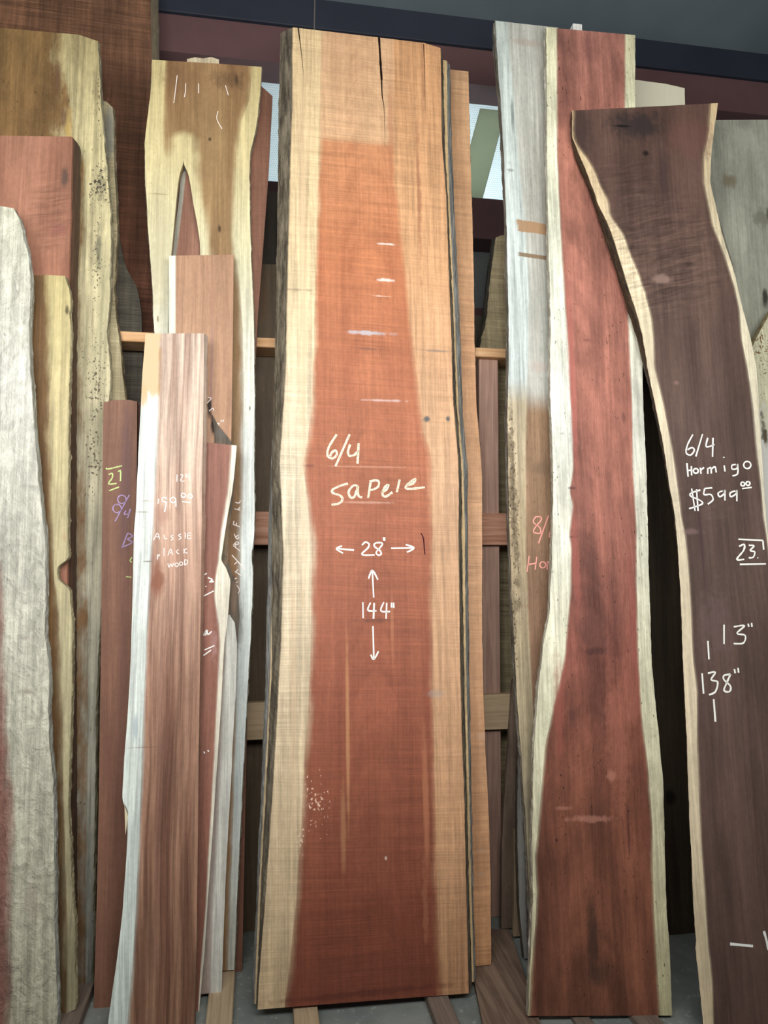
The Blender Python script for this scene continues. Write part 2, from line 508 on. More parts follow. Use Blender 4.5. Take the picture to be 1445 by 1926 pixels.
# ================================================================ THE SHED
g = NT('concrete'); tc = g.n('ShaderNodeTexCoord')
n1 = g.noise(tc.outputs['Object'], 3.0, 5, 0.6); n2 = g.noise(tc.outputs['Object'], 30.0, 4, 0.7)
col = g.mix(g.step(n1, 0.3, 0.7), C(118, 124, 122), C(150, 154, 150))
col = g.mix(g.mul(g.step(n2, 0.55, 0.7), 0.5), col, C(190, 194, 188))
CONC = g.finish(col, 0.8, n2, 0.3, 0.003)
floor = box('floor', -5, 8, -9, 1.75, -0.12, 0.0, CONC, bev=0); floor['kind'] = 'structure'

g = NT('roof_lining'); tc = g.n('ShaderNodeTexCoord')
n1 = g.noise(tc.outputs['Object'], 1.1, 3, 0.6); n2 = g.noise(tc.outputs['Object'], 60.0, 2, 0.6)
col = g.mix(n1, C(84, 96, 104), C(124, 136, 142))
ROOF = g.finish(col, 0.55, n2, 0.2, 0.002)
def roof_z(y): return 4.72 + (1.75 - y) * 0.24
V = [(-5, -9, roof_z(-9)), (8, -9, roof_z(-9)), (8, 1.75, roof_z(1.75)), (-5, 1.75, roof_z(1.75))]
V = V + [(x, y, z + 0.1) for x, y, z in V]
BOXF = [(0, 1, 2, 3), (7, 6, 5, 4), (0, 4, 5, 1), (1, 5, 6, 2), (2, 6, 7, 3), (3, 7, 4, 0)]
ceil = link('ceiling', V, BOXF, ROOF); ceil['kind'] = 'structure'
# wall insulation: white vinyl with a scrim weave
g = NT('wall_lining'); tc = g.n('ShaderNodeTexCoord')
sp = g.n('ShaderNodeSeparateXYZ'); g.t.links.new(tc.outputs['Object'], sp.inputs[0])
w1 = g.math('ABSOLUTE', g.math('SINE', g.mul(g.add(sp.outputs[0], g.mul(sp.outputs[2], 0.4)), 260)))
n1 = g.noise(tc.outputs['Object'], 6, 3, 0.6)
col = g.mix(g.mul(w1, 0.5), C(120, 126, 128), C(160, 166, 166))
WALL = g.finish(col, 0.5, w1, 0.4, 0.003)
def wallbox(x0, x1, z0, z1, name='wall_back', par=None):
    o = box(name, x0, x1, 1.62, 1.7, z0, z1, WALL, par, bev=0); o['kind'] = 'structure'; return o
wb = box('wall_back', -5, 8, 1.62, 1.7, 0.0, 3.72, WALL, bev=0); wb['kind'] = 'structure'
box('wall_panel', -5, -0.35, 1.62, 1.7, 3.72, 4.8, WALL, wb, bev=0)
box('wall_panel', 2.2, 8, 1.62, 1.7, 3.72, 4.8, WALL, wb, bev=0)
box('wall_panel', -0.35, 2.2, 1.62, 1.7, 4.45, 4.8, WALL, wb, bev=0)
# translucent panel between the two girts
g = NT('translucent_panel'); tc = g.n('ShaderNodeTexCoord')
sp = g.n('ShaderNodeSeparateXYZ'); g.t.links.new(tc.outputs['Object'], sp.inputs[0])
a = g.add(sp.outputs[0], g.mul(sp.outputs[2], -0.5))
w1 = g.math('ABSOLUTE', g.math('SINE', g.mul(a, 270)))
w2 = g.math('ABSOLUTE', g.math('SINE', g.mul(sp.outputs[2], 240)))
col = g.mix(g.step(g.math('MAXIMUM', w1, w2), 0.55, 0.95), C(190, 212, 216), C(246, 252, 252))
tb = g.n('ShaderNodeBsdfTranslucent'); g.put(tb.inputs[0], col)
gl = g.n('ShaderNodeBsdfDiffuse'); g.put(gl.inputs[0], col)
mx = g.n('ShaderNodeMixShader'); mx.inputs[0].default_value = 0.25
g.t.links.new(tb.outputs[0], mx.inputs[1]); g.t.links.new(gl.outputs[0], mx.inputs[2]); g.t.links.new(mx.outputs[0], g.out.inputs[0])
win = box('window_1', -0.35, 2.2, 1.65, 1.66, 3.72, 4.45, g.m, bev=0); win['kind'] = 'structure'

# red oxide steel girts
g = NT('girt_steel'); tc = g.n('ShaderNodeTexCoord')
n1 = g.noise(tc.outputs['Object'], 2.5, 4, 0.6)
col = g.mix(n1, C(92, 64, 66), C(116, 86, 86))
STEEL = g.finish(col, 0.55, n1, 0.1, 0.002)
def girt(name, z0, z1):
    t = 0.018; d = 0.19; lip = 0.03
    prof = [(1.61, z0), (1.61 - d, z0), (1.61 - d, z0 + lip), (1.61 - d + t, z0 + lip), (1.61 - d + t, z0 + t), (1.61 - t, z0 + t), (1.61 - t, z1 - t), (1.61 - d * 0.0 - t, z1 - t), (1.61, z1)]
    # channel with its web to the room
    prof = [(1.61, z0), (1.42, z0), (1.42, z1), (1.61, z1), (1.61, z1 - t), (1.42 + t, z1 - t), (1.42 + t, z0 + t), (1.61, z0 + t)]
    V = [(x, y, z) for x in (-5, 8) for y, z in prof]; n = len(prof)
    Fc = [(i, (i + 1) % n, n + (i + 1) % n, n + i) for i in range(n)] + [tuple(range(n)), tuple(range(2 * n - 1, n - 1, -1))]
    o = link(name, V, Fc, STEEL); o['kind'] = 'structure'; return o
girt('trim_1', 4.36, 4.57); girt('trim_2', 3.44, 3.68); girt('trim_3', 2.98, 3.03)
g = NT('eave_shade'); tc = g.n('ShaderNodeTexCoord'); n1 = g.noise(tc.outputs['Object'], 2.0, 3, 0.6)
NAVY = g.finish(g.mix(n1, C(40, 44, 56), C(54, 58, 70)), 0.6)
o = box('eave_shade_strip', -5, 8, 1.40, 1.60, 4.575, 4.745, NAVY, bev=0.004); o['kind'] = 'structure'  # navy strip added for the shadow gap between girt and roof
# olive flat brace crossing the bright panel
g = NT('olive_sheet'); tc = g.n('ShaderNodeTexCoord'); n1 = g.noise(tc.outputs['Object'], 9.0, 3, 0.6)
col = g.mix(n1, C(212, 214, 194), C(226, 228, 208))
tb = g.n('ShaderNodeBsdfTranslucent'); g.put(tb.inputs[0], col); gl = g.n('ShaderNodeBsdfDiffuse'); g.put(gl.inputs[0], col)
mx = g.n('ShaderNodeMixShader'); mx.inputs[0].default_value = 0.35
g.t.links.new(tb.outputs[0], mx.inputs[1]); g.t.links.new(gl.outputs[0], mx.inputs[2]); g.t.links.new(mx.outputs[0], g.out.inputs[0])
OLV = g.m
a0, a1, b0, b1 = on_y(888, 262, 1.52), on_y(888, 345, 1.52), on_y(912, 172, 1.52), on_y(944, 172, 1.52)
def ext(p, q, f): return p + (q - p) * f
lo0, lo1 = ext(b0, a0, 2.2), ext(b1, a1, 1.6); hi0, hi1 = ext(a0, b0, 1.5), ext(a1, b1, 1.3)
lo0[2] = lo1[2] = 3.66; hi0[2] = hi1[2] = 4.28
dirx = (a0[0] - b0[0]) / (a0[2] - b0[2])
lo0[0] = b0[0] + dirx * (3.66 - b0[2]); hi0[0] = b0[0] + dirx * (4.28 - b0[2]); lo1[0] = lo0[0] + 0.16; hi1[0] = hi0[0] + 0.16
q = [lo0, lo1, hi1, hi0]
br = link('trim_4', [p for p in q] + [p + np.array([0, 0.012, 0]) for p in q], BOXF, OLV); br['kind'] = 'structure'

# ================================================================ THE RACK
RY = 0.56
RAIL = flat_wood('rail_pine', (196, 150, 104), (224, 182, 140), 'x')
RAIL2 = flat_wood('rail_fir', (168, 116, 92), (206, 158, 134), 'x')
RAIL3 = flat_wood('rail_spruce', (186, 160, 128), (208, 184, 152), 'x')
POST = flat_wood('post_fir', (164, 130, 116), (194, 158, 142), 'z')
DARKW = flat_wood('old_rail', (92, 66, 52), (112, 84, 66), 'x')
rack = thing('lumber_rack', 'wooden lumber rack of horizontal rails and upright posts behind the leaning slabs', 'rack', (0.5, RY, 0))
def rk(name, x0, x1, y0, y1, z0, z1, m, label=None):
    o = box(name, x0 - 0.5, x1 - 0.5, y0 - RY, y1 - RY, z0, z1, m, rack, 0.003)
    if label: o['label'] = label
    return o
zt = on_y(500, 635, RY)[2]; zt2 = on_y(500, 653, RY)[2]
rk('rail', -1.9, 3.2, RY, RY + 0.16, zt2, zt, RAIL, 'pale flat top rail')
rk('rail', -1.9, 3.2, RY, RY + 0.04, on_y(495, 1025, RY)[2], on_y(495, 962, RY)[2], RAIL2, 'pinkish middle rail')
rk('rail', -1.9, 3.2, RY, RY + 0.04, on_y(480, 1392, RY)[2], on_y(480, 1322, RY)[2], RAIL3, 'pale low rail with nail heads')
rack2 = thing('lumber_rack', 'dark far side of the lumber rack, rails seen through a gap left of the sapele', 'rack', (0.5, RY, 0))
rack = rack2
rk('rail', -1.9, 3.2, 1.18, 1.22, on_y(480, 1292, 1.18)[2], on_y(480, 1241, 1.18)[2], DARKW, 'dark rail on the far side of the rack')
rk('rail', -1.9, 3.2, 1.18, 1.22, on_y(480, 870, 1.18)[2], on_y(480, 800, 1.18)[2], DARKW)
rack = [o for o in bpy.data.objects if o.name == 'lumber_rack'][0]
for xa in (on_y(902, 800, RY + .042)[0], -1.75, 2.6):
    rk('post', xa, xa + 0.092, RY + 0.042, RY + 0.135, 0.0, zt2, POST)

# ================================================================ CENTRE STACK
# the big sapele slab in front
p = Plane(-0.003, 0.10, 0, 690, 0.040)
m = wood(p, 'sapele', (200, 150, 106), (221, 174, 126), sL=(234, 216, 184), sR=(224, 174, 130), bark=((60, 53, 43), (138, 125, 104)), raw=True, sat=0.9, flecks=[(594, 1510, 34, 60, (226, 178, 150), 0.06), (566, 1570, 9, 70, (228, 186, 160), 0.05)],  # flecks: gloss glints put into the colour
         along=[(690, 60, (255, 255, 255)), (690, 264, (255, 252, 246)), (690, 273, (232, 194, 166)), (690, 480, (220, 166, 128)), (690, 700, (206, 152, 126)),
                (690, 1000, (196, 138, 118)), (690, 1300, (184, 122, 102)), (690, 1884, (140, 84, 66))],  # redder wood downwards; the foot also darkened in colour for falling light
         salong=[(690, 60, (240, 222, 190)), (690, 500, (246, 234, 212)), (690, 900, (255, 255, 255)), (690, 1500, (240, 228, 212)), (690, 1884, (220, 202, 178))],
         saw=0.24, mott=0.09, soft=0.05, wob=0.10, grain=12, fine=0.11, contrast=0.8, cath=(690, 200, 16.0, 7.0, 0.12, 0.28),
         spots=[(690, 626, 50, 5, (186, 182, 190), 0.85, 1.1), (726, 459, 24, 3, (236, 216, 206), 0.8, 1.1), (728, 527, 24, 4, (238, 222, 214), 0.85, 1.1),  # pale bars: sheen of glossy saw marks put into the colour
                (716, 557, 20, 2, (226, 190, 170), 0.7, 1.1), (690, 656, 32, 3, (112, 78, 66), 0.6, 1.1), (716, 753, 52, 3, (206, 176, 172), 0.75, 1.1), (706, 1167, 46, 4, (96, 58, 46), 0.6, 1.1),
                (690, 945, 60, 3, (200, 150, 128), 0.6, 1.1), (690, 878, 120, 2, (206, 150, 120), 0.45, 1.1), (802, 788, 8, 7, (92, 92, 92), 0.95, 1.1), (843, 788, 6, 7, (86, 88, 90), 0.95, 1.1),
                (654, 1370, 5, 240, (196, 132, 78), 0.7, 0.35), (646, 1560, 7, 110, (168, 110, 66), 0.7, 0.3), (801, 1500, 8, 190, (180, 104, 62), 0.75, 0.35), (800, 1690, 7, 120, (156, 88, 52), 0.6, 1.1),
                (738, 1180, 4, 90, (196, 122, 80), 0.4, 0.3), (788, 360, 5, 190, (150, 84, 52), 0.5, 1.1), (735, 250, 6, 150, (176, 108, 66), 0.5, 1.1), (796, 130, 3, 130, (150, 92, 58), 0.5, 1.1),
                (580, 876, 16, 4, (120, 62, 44), 0.7, 1.1),
                (560, 545, 40, 3, (120, 108, 92), 0.5, 0.8), (820, 660, 36, 3, (120, 110, 104), 0.6, 0.8), (822, 1305, 22, 10, (150, 150, 150), 0.35, 1.2), (726, 1614, 3, 5, (220, 200, 180), 0.8, 0.3),
                (570, 640, 8, 700, (214, 178, 138), 0.45, 1.1), (552, 1300, 7, 420, (208, 170, 130), 0.35, 1.1), (690, 1868, 210, 9, (84, 34, 24), 0.55, 1.1)])
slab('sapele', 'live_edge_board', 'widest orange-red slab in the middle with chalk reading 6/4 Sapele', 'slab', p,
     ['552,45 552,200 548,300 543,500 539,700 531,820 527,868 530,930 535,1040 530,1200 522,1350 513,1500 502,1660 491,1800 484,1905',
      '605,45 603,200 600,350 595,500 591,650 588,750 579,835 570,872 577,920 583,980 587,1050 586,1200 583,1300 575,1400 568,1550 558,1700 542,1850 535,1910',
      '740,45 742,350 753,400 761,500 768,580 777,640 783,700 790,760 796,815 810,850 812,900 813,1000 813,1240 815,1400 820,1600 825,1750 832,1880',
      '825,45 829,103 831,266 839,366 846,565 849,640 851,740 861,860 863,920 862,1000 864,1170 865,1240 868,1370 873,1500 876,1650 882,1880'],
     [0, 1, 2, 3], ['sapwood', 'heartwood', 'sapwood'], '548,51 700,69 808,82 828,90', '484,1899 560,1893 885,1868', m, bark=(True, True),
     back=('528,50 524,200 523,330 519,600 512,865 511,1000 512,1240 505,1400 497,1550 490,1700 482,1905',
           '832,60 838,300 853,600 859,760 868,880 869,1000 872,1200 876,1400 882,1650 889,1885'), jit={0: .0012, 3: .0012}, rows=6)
chalk('sapele', 'chalk_lettering', ['215,108 160,195 145,240 150,278 185,290 215,260 205,228 175,250 165,275', '312,108 205,350', '315,185 300,240 310,270 345,265 378,235', '380,175 372,330',
      '300,480 245,495 185,525 185,550 240,570 258,600 230,630 175,640', '375,500 340,495 305,540 320,585 350,575 375,500', '375,500 378,570 408,585', '470,470 452,590', '462,465 510,455 535,470 520,510 468,530',
      '555,545 590,525 605,490 575,510 560,560 585,578 635,545', '690,450 668,545', '740,495 790,480 808,445 770,470 735,505 760,520 880,508'], 5.2, 'yellow', (580, 790, 4.012), 'pale yellow chalk words')
chalk('sapele', 'chalk_dimensions', ['345,982 215,970', '255,950 212,972 262,1005', '405,945 430,922 458,935 450,965 405,1015 500,1018', '545,925 505,930 500,955 540,985 550,1010 530,1020 512,1000 540,965 560,935 545,925',
      '568,885 570,910', '577,885 577,912', '625,968 795,966', '735,940 798,965 745,998', '483,1135 494,1340', '455,1198 483,1135 525,1205', '412,1375 414,1495', '470,1378 450,1435 515,1440', '497,1380 492,1500',
      '570,1375 548,1440 618,1445', '592,1380 587,1500', '628,1378 628,1415', '643,1378 645,1418', '488,1555 495,1805', '472,1770 494,1806 530,1745'], 3.6, 'white', (580, 790, 4.012), 'white chalk arrows and sizes')
chalk('sapele', 'crayon_mark', ['850,855 868,890 875,960 880,1015'], 3.0, 'crayon', (580, 790, 4.012), 'short purple crayon mark')
chalk('sapele', 'crack', ['713,70 716,120 718,150'], 5.5, 'crack')
chalk('sapele', 'crack', ['718,150 719,180 723,210 724,278'], 3.2, 'crack', taper=True)
chalk('sapele', 'crack', ['561,52 567,100 572,150'], 2.6, 'crack', taper=True)
chalk('sapele', 'crack', ['797,83 799,140 800,205'], 2.0, 'crack', taper=True)

p = Plane(0.06, 0.096, 0, 690, 0.030)
m = wood(p, 'sapele_second', (170, 100, 68), (196, 126, 88), sL=(214, 186, 140), sR=(210, 176, 120), bark=((96, 96, 94), (168, 166, 160)), saw=0.2)
slab('sapele2', 'live_edge_board', 'thin slab squeezed between the front sapele slab and the slab behind, showing dark bark', 'slab', p,
     ['542,70 540,100 530,600 516,870 514,1000 510,1240 502,1400 494,1550 486,1700 479,1890', '580,70 570,900 540,1890', '815,80 830,600 850,1880',
      '840,80 842,300 855,600 863,780 871,880 874,1000 876,1240 880,1400 886,1650 892,1880'],
     [0, 1, 2, 3], ['sapwood', 'heartwood', 'sapwood'], '530,82 690,98 830,112 850,116', 0.045, m, bark=(True, True),
     back=('534,70 526,600 510,870 505,1000 500,1240 495,1400 488,1550 482,1700 474,1890', '846,90 851,300 865,600 871,780 880,880 880,1000 883,1240 887,1500 891,1700 896,1885'), jit={0: .001, 3: .001}, rows=8)

p = Plane(0.19, 0.12, 0, 720, 0.035)
m = wood(p, 'sapele_third', (204, 148, 100), (226, 172, 124), bark=((90, 84, 82), (150, 140, 132)), saw=0.3, fine=0.1, grain=12, mott=0.12,
         along=[(890, 135, (255, 236, 206)), (890, 900, (255, 250, 250)), (890, 1300, (244, 220, 206)), (890, 1815, (190, 150, 96))],
         spots=[(908, 1385, 16, 9, (206, 160, 130), 0.6, 0.6), (905, 1600, 12, 6, (190, 150, 120), 0.5, 0.4), (905, 1645, 12, 6, (186, 146, 116), 0.5, 0.4)])
slab('sapele3', 'live_edge_board', 'pale orange slab at the back of the middle stack, right edge showing beside dark bark', 'slab', p,
     ['560,100 540,900 520,1880', '881,120 885,300 891,500 893,650 896,760 904,850 907,900 907,1000 907,1200 910,1330 914,1420 919,1520 923,1650 924,1830'],
     [1, 2], ['heartwood'], '560,100 850,131 885,135', 0.028, m, bark=(False, True), flare=(0, 0.004), jit={1: .0012}, rows=8)

# ================================================================ RIGHT GROUP
p = Plane(-0.02, 0.085, 0, 1000, 0.07)
m = wood(p, 'weathered_slab', raw=True, h1=(166, 164, 154), h2=(196, 196, 188), sL=(250, 250, 250), bark=((70, 64, 54), (168, 162, 148)),
         along=[(1000, 50, (250, 250, 244)), (1000, 600, (255, 255, 255)), (1000, 735, (252, 250, 246)), (1000, 775, (206, 160, 122)), (1000, 1100, (200, 150, 116)), (1000, 1400, (196, 148, 120))],
         salong=[(1000, 50, (206, 216, 208)), (1000, 400, (218, 230, 226)), (1000, 715, (216, 226, 224)), (1000, 760, (206, 188, 154)), (1000, 1000, (196, 172, 132)), (1000, 1500, (186, 170, 136))],
         grain=14, fine=0.2, mott=0.14, speck=0.3, rough_bump=0.5, wob=0.1, soft=0.05, sapdirt=0.16, gain=1.0,
         flecks=[(966, 950, 11, 230, (88, 74, 54), 0.08), (966, 1180, 9, 130, (92, 78, 56), 0.07)],
         spots=[(1003, 428, 31, 11, (166, 122, 76), 0.9, -1), (1005, 482, 29, 4, (128, 100, 66), 0.9, -1), (990, 80, 42, 9, (168, 146, 134), 0.5, 0.7), (964, 215, 4, 40, (110, 118, 116), 0.8, 0.5),
                (960, 320, 10, 4, (120, 120, 116), 0.6, 0.8), (966, 950, 9, 210, (96, 80, 56), 0.75, 1.8), (966, 1160, 8, 120, (100, 84, 62), 0.6, 1.6), (1018, 880, 26, 16, (110, 86, 62), 0.5, 0.6), (1010, 1140, 30, 8, (140, 100, 70), 0.5, 0.6),
                (1012, 690, 24, 16, (190, 160, 150), 0.35, 0.8)])
slab('weathered', 'live_edge_board', 'tall weathered grey slab with a rope stain, brown below with pink chalk 8/4', 'slab', p,
     ['931,30 936,100 942,200 948,300 953,420 955,500 957,600 957,700 955,780 956,900 962,1100 972,1300 986,1500 998,1700 1001,1850',
      '952,30 962,130 970,230 983,380 989,450 994,520 995,600 993,700 991,760 989,850 990,950 990,1050 996,1200 1006,1400 1012,1600 1014,1850',
      '1050,30 1050,450 1055,700 1050,1200 1040,1850'],
     [0, 1, 2], ['sapwood', 'heartwood'], '926,38 985,45 1060,53', 0.03, m, bark=(True, False),
     back=('926,30 930,130 938,200 944,300 950,420 953,600 952,700 950,780 952,900 958,1100 968,1300 982,1500 994,1700 998,1850', None), jit={0: .0018}, rows=7)
chalk('weathered', 'chalk_lettering', ['390,920 365,920 355,945 385,970 385,995 355,990 365,965 390,935 390,920', '425,912 378,1042', '433,985 428,1010 440,1014', '335,1100 325,1175', '370,1105 362,1165', '330,1140 365,1135', ring(398, 1142, 14),
      '420,1125 418,1165', '420,1138 430,1126 442,1125', '445,985 440,1040'], 3.0, 'pink', (860, 600, 2.47), 'pink chalk words')

p = Plane(-0.178, 0.105, -6, 1120, 0.040)
m = wood(p, 'red_slab', (122, 76, 66), (186, 120, 102), sL=(240, 240, 228), sR=(230, 229, 214), bark=((120, 110, 90), (214, 210, 194)),
         along=[(1120, 60, (240, 232, 228)), (1120, 195, (240, 226, 218)), (1120, 260, (255, 232, 214)), (1120, 600, (246, 228, 216)), (1120, 1000, (225, 200, 186)), (1120, 1230, (205, 166, 146)), (1120, 1500, (196, 164, 124)), (1120, 1910, (188, 164, 122))],
         salong=[(1120, 60, (248, 240, 206)), (1120, 400, (250, 246, 230)), (1120, 800, (255, 255, 255)), (1120, 1300, (244, 238, 214)), (1120, 1900, (214, 204, 166))],
         soft=0.03, wob=0.05, grain=9, mott=0.28, contrast=1.2, speck=0.75, relief=0.55, raw=True, cath=(1120, 1750, 10.0, 4.0, 0.14, 0.25),
         spots=[(1118, 1190, 36, 50, (96, 52, 42), 0.5, 1.1), (1120, 1225, 30, 10, (72, 32, 26), 0.7, 0.8), (1115, 1760, 14, 110, (60, 40, 30), 0.75, 0.5), (1128, 1830, 34, 30, (74, 48, 36), 0.55, 0.8),
                (1150, 1460, 12, 14, (186, 116, 92), 0.6, 0.8), (1110, 1540, 60, 8, (190, 120, 98), 0.5, 1.5), (1075, 1345, 10, 14, (96, 48, 38), 0.7, 0.5), (1182, 1560, 4, 70, (70, 26, 28), 0.6, 0.5), (1160, 1400, 30, 160, (170, 92, 66), 0.35, 1.4),
                (1076, 918, 10, 4, (90, 46, 40), 0.8, 0.5), (1080, 1010, 12, 3, (86, 42, 36), 0.8, 0.5), (1173, 785, 5, 14, (110, 62, 54), 0.7, 0.5), (1112, 90, 22, 40, (110, 62, 60), 0.4, 0.6), (1105, 640, 10, 5, (120, 70, 60), 0.6, 0.8),
                (1060, 1520, 20, 5, (190, 120, 96), 0.4, 0.6), (1076, 700, 9, 260, (186, 92, 76), 0.55, 0.5), (1084, 1060, 10, 130, (170, 78, 62), 0.55, 0.6), (1052, 1330, 14, 130, (150, 64, 46), 0.55, 0.7), (1190, 1150, 8, 200, (150, 66, 54), 0.4, 0.6)])
slab('red', 'live_edge_board', 'tall red slab with white sapwood down both sides, darker at its wide foot', 'slab', p,
     ['1028,45 1030,300 1032,450 1036,600 1035,740 1040,850 1041,950 1038,1060 1034,1150 1022,1220 1012,1300 1005,1400 1001,1550 1003,1650 1001,1750 997,1840 993,1925',
      '1047,45 1048,300 1055,440 1062,560 1070,660 1075,780 1078,880 1072,926 1078,950 1070,1008 1074,1030 1073,1110 1063,1230 1052,1290 1041,1330 1026,1400 1013,1550 1006,1612 1010,1680 1007,1740 999,1830 994,1925',
      '1177,45 1176,300 1180,560 1185,650 1189,750 1192,900 1198,1000 1198,1100 1202,1240 1208,1350 1220,1450 1227,1550 1230,1700 1235,1800 1244,1925',
      '1195,45 1195,200 1200,450 1207,620 1210,760 1217,900 1220,1050 1226,1240 1236,1350 1248,1470 1251,1600 1254,1700 1261,1800 1265,1925'],
     [0, 1, 2, 3], ['sapwood', 'heartwood', 'sapwood'], '1025,51 1195,66', '993,1911 1265,1910', m, bark=(True, True), flare=(-0.002, 0.0), jit={0: .0022, 3: .0018}, rows=6)

p = Plane(-0.34, 0.13, -6, 1300, 0.038)
m = wood(p, 'hormigo', (80, 60, 53), (114, 88, 78), sL=(236, 218, 186), sR=(232, 220, 192), bark=((30, 23, 16), (78, 60, 38)),  # bark darkened to take in the shadow band along the left edge
         along=[(1300, 200, (214, 170, 150)), (1300, 300, (220, 186, 172)), (1300, 480, (246, 212, 200)), (1300, 800, (255, 250, 250)), (1300, 1100, (246, 228, 228)), (1300, 1500, (228, 200, 196)), (1300, 1926, (220, 188, 178))],
         salong=[(1300, 200, (236, 216, 184)), (1300, 600, (255, 250, 240)), (1300, 900, (255, 255, 255)), (1300, 1926, (236, 228, 212))],
         soft=0.03, wob=0.03, grain=8, mott=0.12, contrast=0.8, sapdirt=0.08,
         curl=[(1240, 480, 160, 160, 0.75), (1180, 330, 90, 60, 0.4), (1320, 950, 90, 60, 0.25)],
         spots=[(1200, 235, 70, 34, (46, 38, 40), 0.8, 0.9), (1170, 237, 22, 3, (18, 14, 14), 0.95, 0.3), (1215, 288, 9, 7, (24, 18, 16), 0.9, 0.4), (1248, 330, 12, 60, (62, 46, 50), 0.5, 0.6), (1095, 240, 22, 60, (60, 44, 44), 0.6, 0.8),
                (1245, 525, 26, 12, (166, 132, 120), 0.5, 0.9), (1272, 720, 8, 6, (150, 112, 104), 0.5, 0.6), (1300, 1000, 24, 8, (150, 116, 114), 0.35, 1.0), (1345, 1170, 40, 80, (112, 84, 86), 0.4, 1.6), (1300, 260, 60, 50, (112, 70, 62), 0.5, 1.0),
                (1318, 1000, 5, 160, (66, 42, 48), 0.6, 0.5)])
slab('hormigo', 'live_edge_board', 'dark purple-brown curving slab with thin cream edges and chalk price $599', 'slab', p,
     ['1076,180 1077,259 1103,320 1127,385 1139,410 1151,437 1165,480 1180,530 1196,580 1210,630 1218,690 1232,755 1249,840 1259,910 1269,960 1277,1050 1281,1130 1285,1240 1291,1360 1295,1480 1299,1580 1303,1640 1302,1650 1307,1740 1311,1768 1308,1778 1317,1860 1323,1926 1327,2020',
      '1077,180 1078,260 1087,276 1105,300 1119,324 1129,350 1143,377 1146,405 1172,441 1186,480 1200,514 1213,550 1225,599 1229,640 1230,690 1249,765 1265,850 1275,920 1281,970 1289,1010 1295,1070 1299,1140 1304,1240 1311,1300 1311,1400 1315,1500 1321,1610 1326,1680 1332,1780 1340,1850 1342,1926 1346,2020',
      '1339,180 1338,198 1334,250 1325,291 1325,344 1334,385 1342,425 1362,474 1382,538 1392,583 1396,640 1406,690 1417,760 1425,850 1431,900 1437,970 1443,1010 1458,1150 1475,1400 1490,1926 1492,2020',
      '1352,180 1350,198 1344,243 1338,290 1336,344 1346,385 1362,453 1382,514 1394,567 1402,599 1412,632 1423,690 1429,780 1433,850 1436,900 1444,1000 1462,1150 1485,1400 1502,1926 1505,2020'],
     [0, 1, 2, 3], ['sapwood', 'heartwood', 'sapwood'], '1076,208 1350,194', 0.0, m, bark=(True, True),
     back=('1076,180 1073,262 1084,305 1108,360 1132,430 1158,510 1180,580 1200,645 1218,720 1234,790 1248,860 1262,940 1272,1010 1280,1100 1286,1240 1294,1400 1302,1580 1310,1740 1320,1860 1326,1926 1330,2020', None), flare=(0, 0.0), jit={0: .0020, 3: .002}, rows=6)
hz = (1180, 560, 3.566)
chalk('hormigo', 'chalk_lettering', ['440,918 405,985 395,1040 425,1055 450,1025 435,1005 405,1020', '505,915 460,1065', '540,940 530,1000 585,985', '575,940 572,1068', '400,1110 408,1200', '430,1130 432,1192', '405,1160 432,1155',
      ring(460, 1162, 16), '490,1140 495,1182', '492,1158 515,1138', '540,1182 540,1142', '540,1150 560,1140 564,1180', '564,1150 588,1134 597,1172', '650,1125 656,1166', '646,1068 650,1074', '728,1118 702,1125 705,1150 735,1145 740,1115 740,1180 705,1195', ring(805, 1122, 24)], 3.3, 'white', hz, 'white chalk words')
chalk('hormigo', 'chalk_price', ['490,1290 430,1310 425,1330 490,1360 500,1385 415,1415', '432,1280 455,1430', '465,1285 475,1430', '570,1275 520,1280', '520,1280 515,1320 560,1320 575,1355 540,1385', '640,1295 610,1310 620,1335 650,1315 655,1290 655,1360',
      '725,1295 690,1310 695,1335 730,1315 735,1290 735,1365', ring(775, 1250, 13), ring(810, 1246, 13), '770,1281 835,1272'], 3.3, 'white', hz, 'white chalk price')
chalk('hormigo', 'chalk_number', ['745,1620 910,1628', '910,1628 915,1690', '750,1668 785,1655 780,1695 735,1755 785,1755', '815,1660 850,1665 825,1695 855,1705 845,1740 815,1745', '873,1743 878,1747', '755,1788 930,1785'], 3.6, 'white', hz, 'boxed white chalk number')
chalk('hormigo', 'chalk_dimensions', ['1240,1420 1240,1510', '1285,1430 1335,1425 1300,1460 1338,1470 1330,1505 1285,1508', '1352,1415 1355,1430', '1368,1412 1370,1430', '1165,1495 1170,1581'], 3.4, 'white', (860, 600, 2.47), 'white chalk sizes')
chalk('hormigo', 'chalk_dimensions', ['1138,65 1145,160', '1165,65 1200,60 1180,95 1210,105 1200,150 1170,165', '1270,70 1240,75 1240,95 1270,125 1265,150 1240,145 1250,115 1270,70', '1288,45 1292,65', '1305,40 1308,62', '1192,185 1200,290'], 3.6, 'white', (860, 1240, 2.47), 'white chalk sizes')
chalk('hormigo', 'chalk_mark', ['1268,1322 1375,1332', '1425,1262 1436,1300 1447,1350'], 5.0, 'white', (860, 1240, 2.47), 'white chalk dash')

